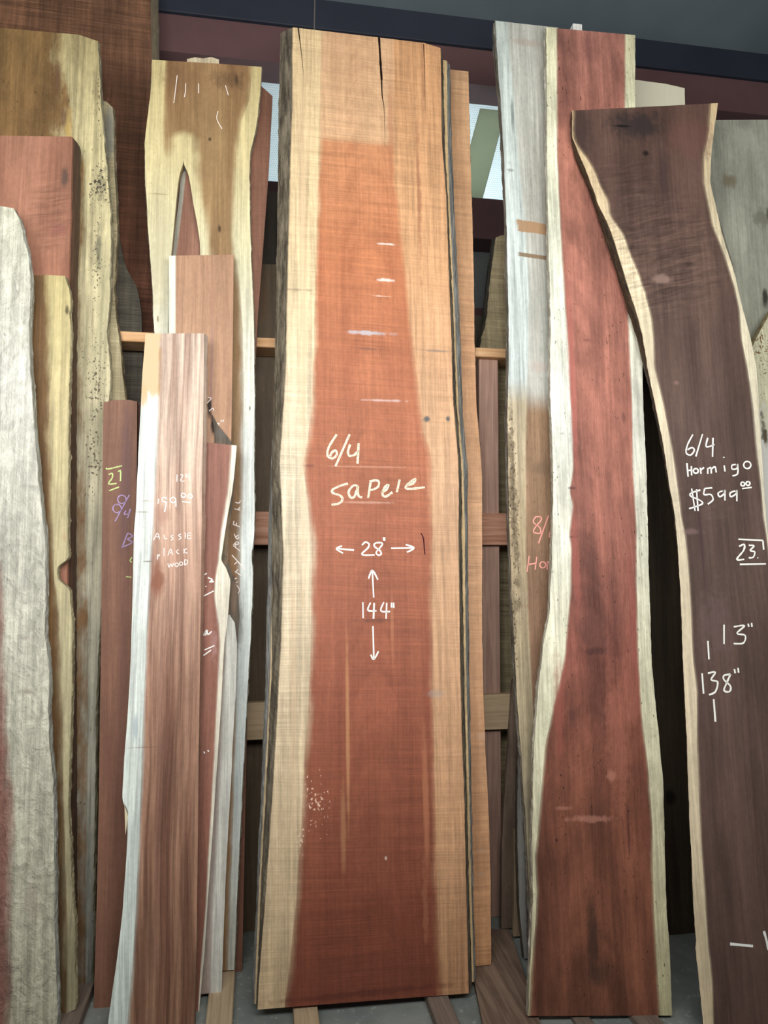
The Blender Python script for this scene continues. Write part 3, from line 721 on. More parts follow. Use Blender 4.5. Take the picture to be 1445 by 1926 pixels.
p = Plane(0.33, 0.035, 0, 1240, 0.03)
m = wood(p, 'shaded_slab', (58, 48, 36), (80, 66, 48), along=[(1240, 150, (255, 255, 255)), (1240, 1750, (255, 255, 255))], mott=0.2,  # gap shade put into the heart colour; only the top stays pale
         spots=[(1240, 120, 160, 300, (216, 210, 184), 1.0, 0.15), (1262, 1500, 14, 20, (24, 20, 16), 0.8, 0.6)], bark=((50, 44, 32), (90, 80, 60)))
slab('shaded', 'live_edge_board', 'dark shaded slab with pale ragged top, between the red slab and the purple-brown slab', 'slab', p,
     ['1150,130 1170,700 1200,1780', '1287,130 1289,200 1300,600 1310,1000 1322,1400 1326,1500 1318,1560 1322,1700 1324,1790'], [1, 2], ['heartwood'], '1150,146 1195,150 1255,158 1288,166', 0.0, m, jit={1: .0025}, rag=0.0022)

p = Plane(0.08, 0.075, 0, 1075, 0.03)
m = wood(p, 'stick', (206, 206, 200), (226, 226, 220))
slab('stick', 'wood_strip', 'white-ended thin wooden stick poking up behind the top of the red slab', 'strip', p,
     ['1078,40 1086,900 1090,1900', '1095,40 1102,900 1106,1900'], [1, 2], ['stick_body'], '1078,44 1095,46', 0.0, m, rows=20)

p = Plane(0.10, 0.08, 0, 1400, 0.04)
m = wood(p, 'grey_green_slab', (150, 152, 136), (176, 176, 158), mott=0.22, grain=6,
         spots=[(1372, 340, 20, 16, (120, 104, 76), 0.7, 1.0), (1430, 410, 22, 22, (108, 104, 86), 0.6, 1.3), (1440, 560, 8, 24, (40, 36, 28), 0.9, 0.6), (1445, 400, 6, 14, (70, 62, 44), 0.7, 0.8), (1400, 260, 40, 30, (186, 184, 166), 0.5, 1.0)], gain=1.0)
slab('greygreen', 'live_edge_board', 'wide grey-green slab with brown stains behind the purple-brown slab', 'slab', p,
     ['1322,210 1335,350 1380,500 1400,700 1440,1000 1470,1900', '1600,210 1640,900 1640,1900'], [1, 2], ['heartwood'], '1320,226 1600,224', 0.0, m, jit={}, rows=10)

p = Plane(-0.12, 0.115, 0, 1440, 0.035)
m = wood(p, 'burl', (206, 200, 160), (232, 228, 198), mott=0.15, grain=5, speck=0.0, bark=((96, 80, 50), (190, 172, 120)), flecks=[(1434, 650, 50, 130, (130, 98, 50), 0.05)],
         spots=[(1440, 900, 26, 200, (232, 230, 226), 0.8, 1.0), (1440, 820, 6, 24, (90, 76, 48), 0.8, 1.5), (1436, 800, 6, 30, (80, 64, 36), 0.7, 2.0)])
slab('burl', 'live_edge_board', 'pale yellow burl slab speckled brown, cut off by the right border of the photo', 'slab', p,
     ['1470,560 1446,590 1428,612 1416,640 1408,690 1414,740 1420,800 1426,860 1432,950 1446,1100 1475,1400 1500,1900', '1620,560 1640,1900'], [1, 2], ['heartwood'], '1400,640 1416,622 1446,588 1480,560 1620,540', 0.0, m, bark=(True, False), flare=(0.004, 0), jit={0: .004})

# offcuts and strips standing low between the stacks
p = Plane(0.4555, 0.03, 0, 955, 0.022)
m = wood(p, 'bark_strip', (98, 80, 66), (130, 106, 90), mott=0.3, speck=0.4, bark=((48, 40, 34), (110, 92, 76)))
slab('strip1', 'wood_strip', 'brown barky strip leaning at the right end of the low rail', 'strip', p,
     ['966,1262 963,1300 957,1400 949,1500 944,1600 943,1760', '974,1262 974,1300 974,1400 971,1600 967,1700 964,1760'], [1, 2], ['heartwood'], '960,1285 976,1268', 0.024, m, bark=(False, True), flare=(0, .004), jit={0: .001, 1: .001})
p = Plane(0.22, 0.02, 0, 985, 0.022)
m = wood(p, 'grey_strip', (122, 120, 116), (160, 158, 152), sL=None, mott=0.14, bark=((50, 42, 34), (90, 76, 62)), spots=[(994, 1650, 9, 240, (70, 54, 42), 0.9, 0.5)])
slab('strip2', 'wood_strip', 'grey rounded strip beside the foot of the red slab', 'strip', p,
     ['977,1330 976,1400 974,1500 974,1600 977,1700 984,1780 987,1810', '982,1330 990,1400 996,1500 1000,1600 1004,1700 1006,1810'], [1, 2], ['heartwood'], '975,1345 980,1334 986,1344', 0.024, m, bark=(True, True), flare=(.003, .003), jit={0: .001})
p = Plane(0.385, 0.03, 0, 972, 0.02)
m = wood(p, 'light_strip', (140, 116, 88), (166, 142, 110))
slab('strip3', 'wood_strip', 'thin tan strip between the barky strip and the grey strip', 'strip', p,
     ['968,1540 967,1700 966,1770', '975,1540 978,1680 980,1770'], [1, 2], ['heartwood'], '966,1560 980,1560', 0.024, m)

# ================================================================ LEFT GROUP
p = Plane(0.73, 0.10, 0, 200, 0.05)
m = wood(p, 'rough_orange', (104, 68, 46), (150, 100, 66), saw=0.6, mott=0.16, grain=10, fine=0.2, bark=((110, 96, 76), (140, 124, 98)),
         along=[(200, 0, (255, 244, 214)), (200, 300, (236, 196, 180)), (200, 600, (200, 140, 130)), (200, 1800, (180, 130, 120))])
slab('rough', 'wood_board', 'wide rough-sawn orange-brown board behind everything at the upper left', 'board', p,
     ['-260,-60 -260,1600', '281,-60 284,110 292,640 296,1600'], [1, 2], ['board_face'], '-260,-50 300,-20', 0.0, m, back=(None, '297,-60 300,110 304,640 306,1600'), bark=(False, True))

p = Plane(0.68, 0.035, 0, 240, 0.025)
m = wood(p, 'dark_grey_slab', (74, 68, 58), (100, 92, 78), saw=0.6, grain=10)
slab('darkgrey', 'live_edge_board', 'dark grey curved slab end behind the top rail, against the rough orange board', 'slab', p,
     ['170,420 170,900', '219,420 222,435 228,465 236,500 243,515 256,535 262,560 266,590 268,640 272,900'], [1, 2], ['heartwood'], '170,405 219,426 224,432', 0.0, m, jit={1: .0006})

p = Plane(0.40, 0.045, 0, 190, 0.024)
m = wood(p, 'ribbed_edge', (140, 126, 92), (176, 162, 122), saw=0.6, mott=0.2, spots=[(206, 250, 14, 70, (110, 110, 104), 0.8, 0.4)], bark=((70, 60, 44), (150, 132, 96)))
slab('ribbed', 'live_edge_board', 'narrow greyish ribbed slab showing just right of the mottled yellow-edged slab', 'slab', p,
     ['150,180 150,1900', '212,180 214,260 214,300 219,380 220,440 217,500 214,540 217,590 224,640 229,690 235,750 238,850 230,1900'], [1, 2], ['heartwood'], '150,188 196,190 206,192 213,204', 0.0, m, bark=(False, True), flare=(0, .006), jit={1: .002})

p = Plane(0.33, 0.04, 0, 100, 0.04)
m = wood(p, 'spalted_slab', (112, 84, 52), (146, 112, 70), sR=(252, 252, 252), bark=((120, 110, 84), (190, 180, 148)), sat=0.95, relief=0.6,
         along=[(100, 60, (255, 238, 196)), (100, 700, (230, 206, 190)), (100, 1300, (206, 180, 160)), (100, 1880, (196, 176, 160))],
         salong=[(100, 60, (186, 168, 118)), (100, 300, (224, 210, 160)), (100, 600, (218, 206, 164)), (100, 900, (200, 190, 160)), (100, 1400, (186, 182, 164)), (100, 1880, (160, 160, 152))],
         mott=0.22, speck=0.5, soft=0.10, wob=0.5, grain=9, sapdirt=0.2,
         flecks=[(188, 345, 24, 44, (74, 70, 58), 0.09), (182, 490, 16, 110, (96, 90, 72), 0.05), (182, 720, 26, 130, (98, 90, 70), 0.06), (178, 860, 24, 100, (92, 82, 62), 0.06), (186, 180, 10, 90, (120, 106, 76), 0.05)],
         spots=[(190, 345, 14, 30, (96, 90, 74), 0.6, 2.2), (185, 470, 7, 50, (80, 80, 66), 0.8, 1.0), (180, 170, 8, 50, (130, 116, 84), 0.6, 1.6), 
                (108, 150, 8, 46, (104, 72, 48), 0.8, 0.6), (119, 220, 7, 26, (100, 66, 50), 0.6, 0.6), (190, 640, 18, 300, (170, 164, 128), 0.4, 1.4), (130, 240, 8, 40, (196, 166, 92), 0.7, 1.0)])
slab('spalted', 'live_edge_board', 'tall slab with brown heart and broad mottled yellow edge at the upper left', 'slab', p,
     ['-190,40 -190,1900', '108,40 116,110 126,190 142,270 156,300 155,420 150,560 152,700 160,800 158,900 158,1000 162,1100 166,1300 163,1500 160,1900',
      '181,40 185,100 189,190 194,250 201,320 207,390 209,470 206,560 201,620 207,700 205,760 196,850 196,960 193,1060 192,1130 186,1200 181,1300 179,1500 177,1600 175,1760 172,1900'],
     [1, 2, 3], ['heartwood', 'sapwood'], '-190,35 0,52 120,63 178,67 184,78', 0.0, m, bark=(False, True), flare=(0, .002), jit={2: .003})

p = Plane(0.175, 0.04, 0, 60, 0.14)
m = wood(p, 'pink_beam', (144, 90, 64), (180, 120, 90), mott=0.14, grain=6, fine=0.14, bark=((74, 50, 36), (110, 76, 54)), gain=1.0,  # bark colours darken the right side: shade put into the colour
         along=[(60, 260, (255, 246, 230)), (60, 520, (236, 214, 206)), (60, 1900, (210, 180, 170))], curl=[(95, 400, 60, 110, 0.4)],
         spots=[(122, 335, 9, 26, (84, 66, 58), 0.8, 0.7), (110, 430, 22, 16, (140, 74, 66), 0.5, 1.5)])
slab('beam', 'squared_timber', 'thick reddish-pink squared beam with a dark right side, behind the narrow yellow-edged slab', 'beam', p,
     ['-120,230 -120,1880', '136,230 133,400 129,520 127,700 126,1000 127,1900'], [1, 2], ['beam_face'], '-120,251 0,255 137,257', 0.0, m, bark=(False, True), flare=(0, 0))

p = Plane(0.12, 0.04, 0, 80, 0.038)
m = wood(p, 'notched_slab', (96, 68, 38), (130, 96, 56), sR=(252, 252, 252), bark=((120, 108, 80), (200, 190, 150)), sat=0.95, relief=0.4, soft=0.16, wob=0.4, mott=0.16, sapdirt=0.14,
         along=[(80, 520, (255, 240, 210)), (80, 1000, (240, 220, 190)), (80, 1880, (210, 196, 170))], salong=[(80, 520, (204, 188, 132)), (80, 800, (208, 192, 144)), (80, 1200, (198, 186, 146)), (80, 1880, (160, 150, 118))],
         spots=[(126, 582, 5, 12, (60, 52, 38), 0.8, 0.8), (121, 1010, 6, 14, (180, 150, 110), 0.5, 0.7)])
slab('notched', 'live_edge_board', 'narrow yellow-edged slab with brown heart and a rotted notch, before the pink beam', 'slab', p,
     ['20,500 10,1900', '92,500 90,640 92,800 98,1000 102,1100 108,1150 113,1250 117,1350 119,1500 123,1650 126,1750 124,1920',  # brown heart carried wider low down, taking in the neighbouring slab's shadow
      '118,500 122,520 129,545 133,565 130,585 133,620 131,680 129,760 128,860 127,1000 128,1050 128,1056 113,1058 107,1066 106,1080 110,1092 122,1102 131,1106 133,1150 136,1180 135,1250 134,1330 131,1420 128,1500 130,1560 134,1640 136,1700 141,1740 140,1800 143,1880 140,1900 132,1915'],
     [1, 2, 3], ['heartwood', 'sapwood'], '20,520 57,518 90,517 122,519', '-20,1912 110,1914 138,1900', m, bark=(False, True), flare=(0, .001), jit={2: .0022}, rows=3)

p = Plane(0.03, 0.045, 0, 40, 0.045)
m = wood(p, 'white_slab', (130, 86, 74), (156, 108, 94), sR=(228, 226, 214), bark=((130, 126, 112), (206, 208, 198)), soft=0.10, wob=0.25, mott=0.14, speck=0.3, sapdirt=0.14, rough_bump=0.6, relief=1.1, iso=17.0, fine=0.06,
         salong=[(40, 390, (240, 240, 226)), (40, 700, (255, 255, 255)), (40, 1300, (240, 238, 226)), (40, 1900, (228, 222, 202))], along=[(40, 390, (255, 255, 255)), (40, 1900, (226, 206, 198))],
         spots=[(45, 1200, 20, 12, (170, 158, 146), 0.5, 1.8), (50, 1300, 30, 8, (150, 136, 124), 0.5, 1.8), (60, 1700, 20, 60, (178, 166, 146), 0.5, 1.6), (44, 1085, 10, 14, (180, 178, 168), 0.6, 1.2), (78, 1340, 6, 30, (150, 140, 130), 0.5, 1.2)])
slab('white', 'live_edge_board', 'white rough slab at the far left border with pink heartwood low down', 'slab', p,
     ['-160,370 -160,2000', '-90,370 -60,800 -20,980 0,1070 7,1180 10,1250 9,1330 15,1420 24,1500 27,1560 22,1660 20,1720 22,1800 18,1926 16,2000',
      '22,370 25,392 34,408 41,430 45,452 52,472 56,520 55,580 53,640 57,700 62,790 68,860 74,930 80,980 84,1020 84,1100 84,1200 88,1225 91,1260 90,1340 92,1400 98,1460 101,1540 102,1650 102,1750 104,1820 107,1870 106,1926 104,2000'],
     [1, 2, 3], ['heartwood', 'sapwood'], '-160,385 0,387 20,386 26,392', 0.05, m, bark=(False, True), flare=(0, .002), jit={2: .0024})

p = Plane(0.21, 0.05, 0, 220, 0.03)
m = wood(p, 'plum_board', (122, 80, 60), (150, 102, 78), grain=10, mott=0.1, along=[(220, 755, (255, 250, 250)), (220, 1100, (236, 216, 208)), (220, 1890, (220, 196, 182))],
         spots=[(236, 900, 14, 200, (98, 66, 72), 0.5, 0.4), (228, 1350, 12, 420, (108, 64, 58), 0.4, 0.4), (262, 1000, 6, 300, (90, 54, 50), 0.4, 0.4)])
slab('plum', 'wood_board', 'red-brown board with chalk 21 and violet 8/4, beside the white-edged board', 'board', p,
     ['195,735 194,800 190,1200 186,1500 182,1700 176,1900', '258,735 258,760 256,1200 250,1500 240,1900'], [1, 2], ['board_face'], '195,757 208,753 244,752 247,755 260,755', 0.0, m)
lz = (180, 850, 4.817)
chalk('plum', 'chalk_number', ['95,145 115,155 240,125', '120,205 150,195 150,235 118,290 190,285', '205,180 225,172 225,265', '122,352 212,318'], 3.0, 'green', lz, 'yellow-green chalk number')
chalk('plum', 'chalk_lettering', [ring(238, 430, 38), ring(195, 512, 38), '305,390 175,630', '275,530 260,565 310,560', '315,515 290,600', '290,735 240,865', '290,735 335,760 285,792', '285,792 330,822 235,865'], 2.6, 'violet', lz, 'violet chalk marks')
chalk('plum', 'chalk_mark', ['330,955 312,985 330,1000', '275,1130 325,1135'], 2.6, 'green', lz, 'yellow-green chalk mark')
p = Plane(0.262, 0.05, 0, 240, 0.028)
m = wood(p, 'plum_board_back', (112, 70, 62), (136, 90, 78), grain=10)
slab('plum2', 'wood_board', 'second red-brown board peeping out behind the board marked 21', 'board', p,
     ['215,740 205,1900', '263,740 262,1200 255,1900'], [1, 2], ['board_face'], '215,757 263,758', 0.0, m)

p = Plane(0.36, 0.055, 0, 480, 0.045)
m = wood(p, 'mahogany_stud', (118, 74, 54), (146, 96, 72), grain=18, saw=0.1, along=[(490, 150, (240, 230, 220)), (490, 450, (255, 250, 245)), (490, 1800, (220, 200, 190))])
slab('stud', 'wood_board', 'narrow reddish board with a clipped top corner, behind the forked slab', 'board', p,
     ['440,130 440,1850', '513,130 513,180 505,330 494,480 485,600 479,720 474,900 455,1850'], [1, 2], ['board_face'], '440,140 492,152 503,165 513,181', 0.0, m)

p = Plane(0.30, 0.055, 0, 400, 0.038)
m = wood(p, 'forked', (128, 92, 50), (172, 136, 86), sL=(252, 252, 252), sR=(252, 252, 252), bark=((120, 112, 88), (206, 200, 176)), soft=0.12, wob=0.2, grain=11, mott=0.14, speck=0.2, sapdirt=0.1, contrast=0.9,
         along=[(390, 120, (220, 196, 176)), (390, 260, (250, 236, 210)), (390, 480, (255, 255, 240)), (390, 800, (255, 236, 226)), (390, 1100, (240, 200, 186)), (390, 1800, (226, 196, 180))],
         salong=[(390, 120, (216, 194, 128)), (390, 300, (228, 210, 150)), (390, 480, (226, 218, 176)), (390, 640, (228, 226, 206)), (390, 820, (230, 234, 228)), (390, 1000, (230, 238, 234)), (390, 1500, (222, 230, 226)), (390, 1820, (214, 212, 196))],  # yellow to white: warm lamps above, cool daylight below, put into the colour
         spots=[(445, 150, 5, 14, (60, 42, 26), 0.85, 0.7), (430, 150, 46, 20, (92, 64, 38), 0.5, 1.2), (340, 150, 40, 40, (116, 80, 46), 0.4, 1.0), (395, 262, 4, 5, (50, 34, 20), 0.8, 0.5), (413, 430, 4, 9, (60, 42, 28), 0.85, 0.5),
                (470, 768, 2, 6, (50, 40, 34), 0.8, 0.4), (300, 365, 24, 2, (140, 116, 80), 0.6, 0.5), (297, 600, 2, 8, (40, 34, 28), 0.9, 0.3), (300, 480, 22, 160, (196, 184, 146), 0.6, 1.2), (450, 1180, 10, 60, (80, 64, 48), 0.5, 0.9)],
         gain=1.0)
slab('forked', 'live_edge_board', 'brown forked slab with pale yellow edges and a slit-shaped opening near its top', 'slab', p,
     ['287,95 283,180 277,225 272,270 273,330 276,380 278,420 284,500 288,560 288,590 292,640 295,900 310,1830',
      '313,95 309,180 306,230 308,270 314,310 317,340 318,400 317,500 316,600 317,900 320,1830',
      '345,95 345,309 339,322 335,345 331,385 326,440 322,480 319,530 317,630 325,1000 340,1830',
      '345,95 345,309 353,322 358,345 364,385 371,420 376,455 377,480 376,600 376,1000 378,1830',
      '381,95 381,300 384,360 388,420 386,480 386,700 386,1830',
      '477,95 474,140 468,190 452,230 445,300 440,380 438,450 448,520 456,620 458,740 458,850 456,950 452,1060 448,1150 446,1250 440,1500 428,1830',
      '492,95 490,170 484,220 480,250 471,285 469,330 470,400 472,480 476,560 478,640 479,760 478,880 479,960 478,1010 473,1045 476,1075 474,1140 469,1240 462,1360 455,1500 447,1660 440,1840'],
     [0, 1, 1.5, 1.5, 1.2, 2, 3], ['sapwood', 'heartwood', 'void', 'heartwood', 'heartwood', 'sapwood'], '280,112 400,119 495,126', 0.04, m, bark=(True, True), flare=(0.0, .001), jit={0: .0012, 6: .0012},
     void=2, cols=[3, 3, 1, 3, 5, 3], rows=5,
     sapnear=[('345,296 339,325 333,370 327,430 321,500 318,630', 28), ('345,296 355,330 363,380 372,430 377,480', 17), ('345,270 345,300', 22), ('318,330 318,640', 40)])
chalk('forked', 'chalk_lettering', ['290,1660 330,1635 368,1680 372,1720 345,1755', '290,1660 300,1700 322,1690', '340,1535 308,1550 300,1580 325,1600 350,1585', '310,1440 400,1505', '320,1462 350,1415', '270,1215 455,1420', '300,1345 345,1310',
      '290,1085 385,1160', '290,1085 310,1050 322,1100', ring(340, 1050, 22, 18), '300,920 330,985', '325,960 362,935', '330,985 352,990 362,960', '280,785 380,822', '285,792 300,740', '328,802 335,765', '300,570 385,590', '345,582 385,548', '318,480 370,490 385,455'], 2.2, 'faint', (400, 880, 7.41), 'faint chalk writing running up the board')
chalk('forked', 'chalk_mark', ['892,380 884,450 875,520', '935,420 934,460 928,490', '1000,420 1000,470', '1135,430 1150,480', '1098,560 1092,600 1118,650'], 1.8, 'faint', (0, 0, 2.676), 'pale scratches')

p = Plane(0.415, 0.045, 0, 380, 0.03)
m = wood(p, 'hidden_slab', (176, 158, 126), (206, 190, 156), mott=0.2)
slab('hidden', 'live_edge_board', 'ragged pale slab end just peeping over the top of the forked slab', 'slab', p,
     ['352,90 352,1830', '412,90 412,1830'], [1, 2], ['heartwood'], '350,112 360,107 384,110 396,107 412,112', 0.0, m, rag=0.001, rows=12)
p = Plane(0.35, 0.055, 0, 360, 0.02)
m = wood(p, 'fork_board', (128, 84, 64), (158, 110, 86), sL=(150, 146, 132), soft=0.03, wob=0.02, grain=16)
slab('forkboard', 'wood_board', 'brown board with a grey left edge seen through the slit of the forked slab', 'board', p,
     ['343,300 336,380 323,480 310,640 300,1700', '352,300 344,380 331,480 318,640 308,1700', '396,300 396,1700'], [0, 1, 2], ['sapwood', 'heartwood'], '340,322 396,322', 0.0, m)

p = Plane(0.22, 0.055, 0, 380, 0.025)
m = wood(p, 'pinkish_board', (160, 114, 84), (190, 144, 108), sL=(236, 236, 214), soft=0.02, wob=0.02, grain=9, mott=0.1, along=[(380, 480, (250, 244, 234)), (380, 640, (255, 250, 246)), (380, 800, (240, 220, 216)), (380, 1800, (220, 190, 180))],
         spots=[(398, 700, 4, 150, (146, 104, 104), 0.6, 0.3), (400, 560, 6, 60, (160, 104, 80), 0.4, 0.5), (394, 765, 6, 26, (28, 22, 20), 0.95, 0.6), (401, 800, 6, 20, (30, 24, 22), 0.9, 0.6)])
slab('pinkish', 'wood_board', 'pinkish-tan board with a white left edge, square top below the fork opening', 'board', p,
     ['318,460 318,640 322,1860', '330,460 330,640 332,1860', '440,460 438,640 435,840 425,1200 380,1860'], [0, 1, 2], ['sapwood', 'heartwood'], '318,481 440,479', 0.0, m)
chalk('pinkish', 'chalk_number', ['200,305 240,315 190,375', '215,470 260,435 272,470', '265,625 335,620 310,660', '365,575 358,605', '390,575 380,605'], 2.0, 'faint', (360, 700, 6.42), 'broken chalk numbers')

p = Plane(0.18, 0.05, 0, 400, 0.026)
m = wood(p, 'pale_plank', (150, 132, 122), (190, 178, 168), sR=(214, 212, 202), soft=0.2, wob=0.2, grain=16, mott=0.12, along=[(420, 1150, (255, 255, 255)), (420, 1500, (240, 226, 230)), (420, 1870, (224, 196, 190))])
slab('pale', 'wood_board', 'pale grey-pink board with rounded top, low beside the tall white edge', 'board', p,
     ['396,1130 394,1300 384,1500 374,1700 372,1890', '424,1130 424,1240 418,1400 410,1550 400,1700 396,1890', '436,1130 443,1180 446,1210 444,1300 440,1360 434,1480 427,1600 421,1740 416,1890'], [1, 2, 3], ['heartwood', 'sapwood'],
     '396,1170 420,1158 430,1155 437,1160 442,1172 446,1190', 0.03, m, jit={2: .0005})

p = Plane(0.2065, 0.0515, 0, 420, 0.012)
m = wood(p, 'barky_offcut', (66, 56, 46), (104, 90, 74), mott=0.25, speck=0.4, bark=((66, 54, 36), (150, 124, 84)), spots=[(418, 815, 16, 14, (94, 88, 82), 0.7, 0.8), (440, 1130, 8, 50, (128, 100, 76), 0.8, 0.8), (396, 770, 12, 20, (24, 20, 18), 0.9, 0.4), (424, 990, 10, 90, (150, 118, 78), 0.7, 1.2)])
slab('barky', 'wood_strip', 'dark barky offcut wedged behind the small red board, its slanted top showing', 'strip', p,
     ['388,750 398,775 402,800 404,815 404,1200 392,1500 374,1890', '392,750 408,790 430,815 447,836 444,860 440,910 436,960 430,1010 427,1055 436,1075 444,1095 449,1130 451,1165 447,1200 440,1240 430,1320 412,1500 392,1890'], [1, 2], ['heartwood'], '386,760 396,772 404,790 412,802 428,814 440,826 450,842', 0.03, m, jit={1: .001}, rows=4)

p = Plane(0.132, 0.05, 0, 400, 0.026)
m = wood(p, 'small_red_board', (138, 84, 66), (164, 106, 84), sR=(236, 226, 204), bark=((96, 70, 40), (196, 160, 104)), soft=0.06, wob=0.08, grain=9, mott=0.1, along=[(400, 840, (255, 250, 244)), (400, 1200, (240, 214, 210)), (400, 1870, (214, 188, 172))],
         spots=[(402, 1215, 8, 40, (188, 140, 136), 0.4, 1.6), (420, 1290, 3, 60, (140, 96, 54), 0.7, 0.8)])
slab('smallred', 'wood_board', 'small red board with a white live edge, right of the white-edged long board', 'board', p,
     ['340,815 340,1895', '437,815 436,850 430,920 423,970 416,1010 411,1060 405,1090 403,1120 408,1150 413,1180 415,1210 412,1260 408,1330 404,1420 396,1550 388,1700 378,1820 373,1895',
      '446,815 445,845 441,890 436,930 429,965 422,1010 417,1045 415,1058 424,1063 428,1076 430,1082 434,1088 431,1130 428,1170 422,1210 420,1250 417,1310 411,1400 403,1520 394,1650 384,1800 375,1895'], [1, 2, 3], ['heartwood', 'sapwood'],
     '340,829 387,832 446,838', 0.0, m, jit={}, rows=4)
sz = (360, 1050, 4.8125)
chalk('smallred', 'chalk_mark', ['110,155 140,135', '150,175 190,195 165,215 205,210', '128,250 135,258', '105,345 205,295', '110,700 140,650 150,690 185,660', '120,830 210,790', '110,880 180,830', '112,1750 122,1765', '148,1735 158,1750', '112,690 135,665 128,700'], 2.6, 'white', sz, 'smudged white chalk scribbles')

p = Plane(0.04, 0.07, 0, 310, 0.028)
m = wood(p, 'blackwood', (154, 120, 106), (228, 202, 186), sL=(232, 238, 232), soft=0.06, wob=0.07, grain=26, mott=0.08, fine=0.3, contrast=1.3, sapdirt=0.06,
         along=[(310, 630, (255, 250, 240)), (310, 850, (250, 240, 230)), (310, 1050, (225, 198, 180)), (310, 1300, (200, 166, 142)), (310, 1900, (185, 150, 120))], raw=True,  # foot browned in the colour to follow the light's falloff
         salong=[(310, 630, (255, 255, 255)), (310, 1000, (250, 255, 255)), (310, 1926, (240, 250, 242))],
         spots=[(280, 668, 22, 78, (208, 176, 132), 1.0, -1), (270, 745, 12, 30, (202, 170, 122), 0.9, 0.4), (301, 690, 4, 80, (150, 104, 60), 0.6, 0.5), (297, 1090, 17, 42, (136, 70, 36), 0.85, 0.5), (305, 970, 20, 24, (166, 112, 92), 0.5, 0.6), (300, 1430, 6, 520, (120, 74, 62), 0.45, 0.35),
                (255, 1370, 7, 34, (176, 190, 196), 0.8, 0.4), (268, 963, 20, 2, (150, 140, 120), 0.6, 0.8), (278, 1056, 14, 2, (110, 100, 84), 0.7, 0.6), (275, 942, 20, 1.5, (170, 150, 130), 0.6, 0.6), (285, 1405, 60, 1.5, (120, 90, 76), 0.5, 0.3)])
slab('blackwood', 'wood_board', 'long pale brown board with bright white left edge and chalk price 199', 'board', p,
     ['274,605 273,640 268,700 264,780 258,900 256,955 252,1000 250,1100 246,1240 240,1350 234,1420 230,1500 231,1508 240,1530 240,1575 236,1640 230,1720 222,1790 212,1860 203,1926 198,2000',
      '300,605 300,680 297,780 294,860 291,930 287,1000 282,1060 279,1120 276,1200 272,1300 268,1400 266,1480 263,1560 258,1660 254,1750 248,1830 240,1926 236,2000',
      '384,605 384,700 381,850 379,1000 377,1200 374,1400 372,1600 370,1760 366,1926 362,2000'], [0, 1, 2], ['sapwood', 'heartwood'], '274,627 384,627', 0.0, m, back=(None, '391,605 389,850 384,1100 379,1300 374,1500 371,1760 367,2000'), jit={0: .0006}, rows=5)
pl_, root_, base_ = SLABS['blackwood']
sv = [pl_.pt(*pl_.uv(x, y), d) - base_ for d in (0.0, 0.012) for x, y in ((234, 1508), (241, 1528), (239, 1548), (236, 1570))]
so = link('splinter', sv, [(0, 1, 2, 3), (7, 6, 5, 4), (0, 4, 5, 1), (1, 5, 6, 2), (2, 6, 7, 3), (3, 7, 4, 0)], flat_wood('splinter_wood', (214, 196, 156), (232, 218, 184), 'z'), root_)
so['label'] = 'pale splinter torn from the edge'
chalk('blackwood', 'chalk_number', ['738,205 735,270', '768,208 790,212 768,262 806,262', '825,200 820,226 852,222', '852,195 848,260'], 1.9, 'faint', lz, 'thin chalk number')
chalk('blackwood', 'chalk_price', ['572,425 565,470', ring(622, 432, 20), '642,425 636,480 625,545', ring(702, 436, 24), '727,428 728,495', ring(795, 393, 19), ring(856, 402, 19), '785,450 858,460'], 2.3, 'white', lz, 'white chalk price')
chalk('blackwood', 'chalk_lettering', ['525,800 560,735 580,790', '540,770 572,768', '620,750 625,785 650,785', '705,752 682,765 702,785 682,802', '775,742 750,758 776,775 752,796', '812,730 812,785', '865,735 836,740 836,785 868,780', '838,760 862,755',
      '560,930 560,975', '560,930 580,935 562,950', '620,870 620,945', '655,940 680,880 700,935', '662,915 696,912', '752,885 730,905 756,925', '800,880 800,920', '825,875 802,900 832,920', '655,1010 665,1045 680,1015 695,1040 705,1005',
      ring(735, 1022, 16), ring(775, 1012, 15), '806,975 806,1025', '806,975 832,985 830,1010 806,1025'], 1.9, 'faint', lz, 'faint chalk words')

# ================================================================ BEHIND THE RACK
p = Plane(0.66, 0.03, 0, 500, 0.03)
m = wood(p, 'back_board', (96, 80, 62), (126, 106, 82), grain=6, spots=[(497, 560, 10, 60, (120, 88, 58), 0.6, 0.8)])
slab('backboard', 'wood_board', 'brown board behind the rack, left of the sapele bark', 'board', p, ['455,480 455,1800', '566,480 566,1800'], [1, 2], ['board_face'], '455,496 566,498', 0.0, m, rows=20)
p = Plane(0.74, 0.03, 0, 500, 0.03)
m = wood(p, 'back_board_dark', (62, 56, 50), (80, 72, 64), grain=6)
slab('backboard2', 'wood_board', 'dark board with a grey top end standing behind the brown one', 'board', p, ['450,340 450,1800', '570,340 570,1800'], [1, 2], ['board_face'], '450,356 570,364', 0.0, m, rows=20)
p = Plane(0.74, 0.04, 0, 930, 0.04)
m = wood(p, 'ribbed_back', (150, 134, 98), (190, 172, 130), saw=0.65, mott=0.2, bark=((48, 44, 36), (92, 86, 74)))
slab('ribback', 'live_edge_board', 'rough ribbed slab behind the top rail, between the middle stack and the grey slab', 'slab', p,
     ['934,440 931,460 926,500 921,540 918,580 914,610 906,640 903,660 900,1700', '1010,440 1010,1700'], [1, 2], ['heartwood'], '925,452 932,447 940,443 1010,440', 0.0, m, bark=(True, False), flare=(.012, 0), jit={0: .004})
p = Plane(1.0, 0.05, 0, 900, 0.03)
m = wood(p, 'back_board_grey', (84, 76, 66), (104, 94, 82), grain=6)
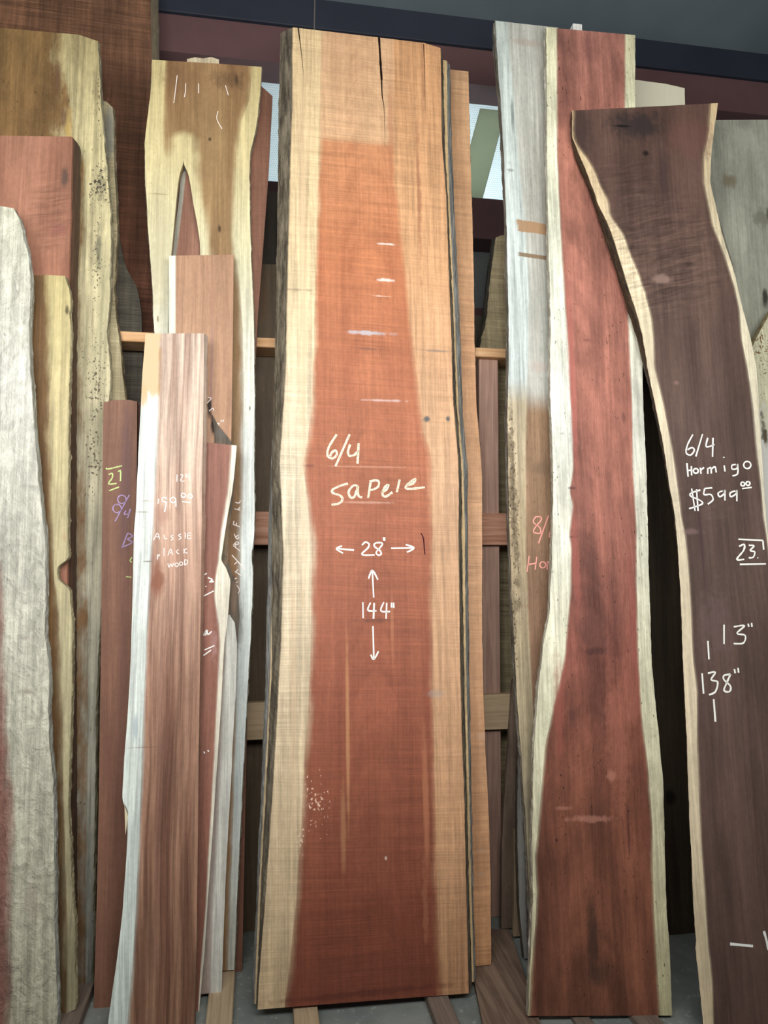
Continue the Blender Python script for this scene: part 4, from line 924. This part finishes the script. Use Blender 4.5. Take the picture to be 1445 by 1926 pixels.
slab('backboard3', 'wood_board', 'grey-brown board far behind the top rail beside the ribbed slab', 'board', p, ['800,570 800,1700', '1010,570 1010,1700'], [1, 2], ['board_face'], '800,590 1010,596', 0.0, m, rows=20)

# ================================================================ FLOOR TIMBERS
def floor_quad(key, name, label, cat, pts, z, m):
    q = [on_z(x, y, z) for x, y in pts]
    c = sum(q) / 4
    r = thing(name, label, cat, (c[0], c[1], 0))
    V = [v - np.array([c[0], c[1], 0]) for v in q]
    V = [np.array([v[0], v[1], 0.0]) for v in V] + V
    o = link('plank_body' if cat == 'plank' else 'block_body', V, BOXF, m, r)
    bm = bmesh.new(); bm.from_mesh(o.data); bmesh.ops.bevel(bm, geom=bm.edges[:], offset=0.003, segments=1, affect='EDGES'); bm.to_mesh(o.data); bm.free()
    return r
FP = flat_wood('floor_plank', (112, 92, 80), (148, 124, 108), 'y')
SL1 = flat_wood('sleeper_light', (176, 152, 122), (202, 180, 150), 'y')
SL2 = flat_wood('sleeper_grey', (116, 102, 92), (142, 126, 114), 'y')
PZ = 0.022
a, b = on_z(891, 1839, PZ), on_z(909, 1926, PZ); c_, d_ = on_z(957, 1742, PZ), on_z(993, 1845, PZ)
dv = (b - a) / np.linalg.norm(b - a)
r = thing('loose_plank', 'rough brown plank lying on the floor between the middle stack and the red slab', 'plank', (a[0], a[1], 0))
w_ = np.array([dv[1] * -1, dv[0], 0]) * -1
wid = abs(float((c_ - a) @ np.array([-dv[1], dv[0], 0])))
nrm = np.array([-dv[1], dv[0], 0]); nrm = nrm if nrm[0] > 0 else -nrm
q = [a + dv * 0.75, a + dv * 0.75 + nrm * wid, a - dv * 0.36 + nrm * wid, a - dv * 0.36]
org = np.array([a[0], a[1], 0.0])
V = [np.array([v[0], v[1], 0.0]) - org for v in q] + [np.array([v[0], v[1], PZ]) - org for v in q]
link('plank_body', V, BOXF, FP, r)
# sleepers the slabs stand on, running back under the rack
def sleeper(label, xl, xr, y_front, y_back, z, m, ang=0.0, name='floor_sleeper'):
    cx = (xl + xr) / 2
    r = thing(name, label, 'timber', (cx, y_front, 0))
    r.rotation_euler = (0, 0, ang)
    box('block_body', xl - cx, xr - cx, 0, y_back - y_front, 0, z, m, r, 0.003)
    return r
lx = on_z(388, 1910, .03); rx = on_z(438, 1910, .03)
sleeper('light wooden sleeper on the floor left of the middle stack', lx[0], rx[0], -0.28, 0.62, .03, SL1)
lx = on_z(553, 1912, .04); rx = on_z(600, 1912, .04)
sleeper('light wooden block under the left foot of the sapele slab', lx[0], rx[0], -0.09, 0.16, .04, SL1)
lx = on_z(813, 1900, .04); rx = on_z(855, 1900, .04)
sleeper('grey-brown wooden block under the right foot of the sapele slab', lx[0], rx[0], -0.16, 0.16, .04, SL2)
lx = on_z(1195, 1918, .025); rx = on_z(1245, 1918, .025)
sleeper('grey wooden block under the right foot of the red slab', lx[0], rx[0], -0.30, -0.02, .025, SL2)
sleeper('dark block under the left foot of the red slab', 1.09, 1.15, -0.2, -0.06, .02, SL2)
sleeper('long dark sleeper under the slabs at the far left', -1.35, -0.585, 0.02, 0.30, .045, SL2)

# wire hanging from the roof behind the sapele slab
w0 = on_y(592, 0, 0.75)
g = NT('wire'); WIRE = g.finish(C(96, 92, 88), 0.6)
V, Fc = [], []
for i, z in enumerate((4.9, 4.4, 4.0, 3.5)):
    for j in range(8):
        a_ = j * math.pi / 4
        V.append((0.0035 * math.cos(a_) + 0.004 * math.sin(i * 2.0), 0.0035 * math.sin(a_), z - 3.5))
for i in range(3):
    for j in range(8): Fc.append((i * 8 + j, i * 8 + (j + 1) % 8, i * 8 + 8 + (j + 1) % 8, i * 8 + 8 + j))
wo = link('hanging_wire', V, Fc, WIRE, None, (w0[0], 0.75, 3.5))
tag(wo, 'thin wire hanging from the roof behind the top of the sapele slab', 'wire')
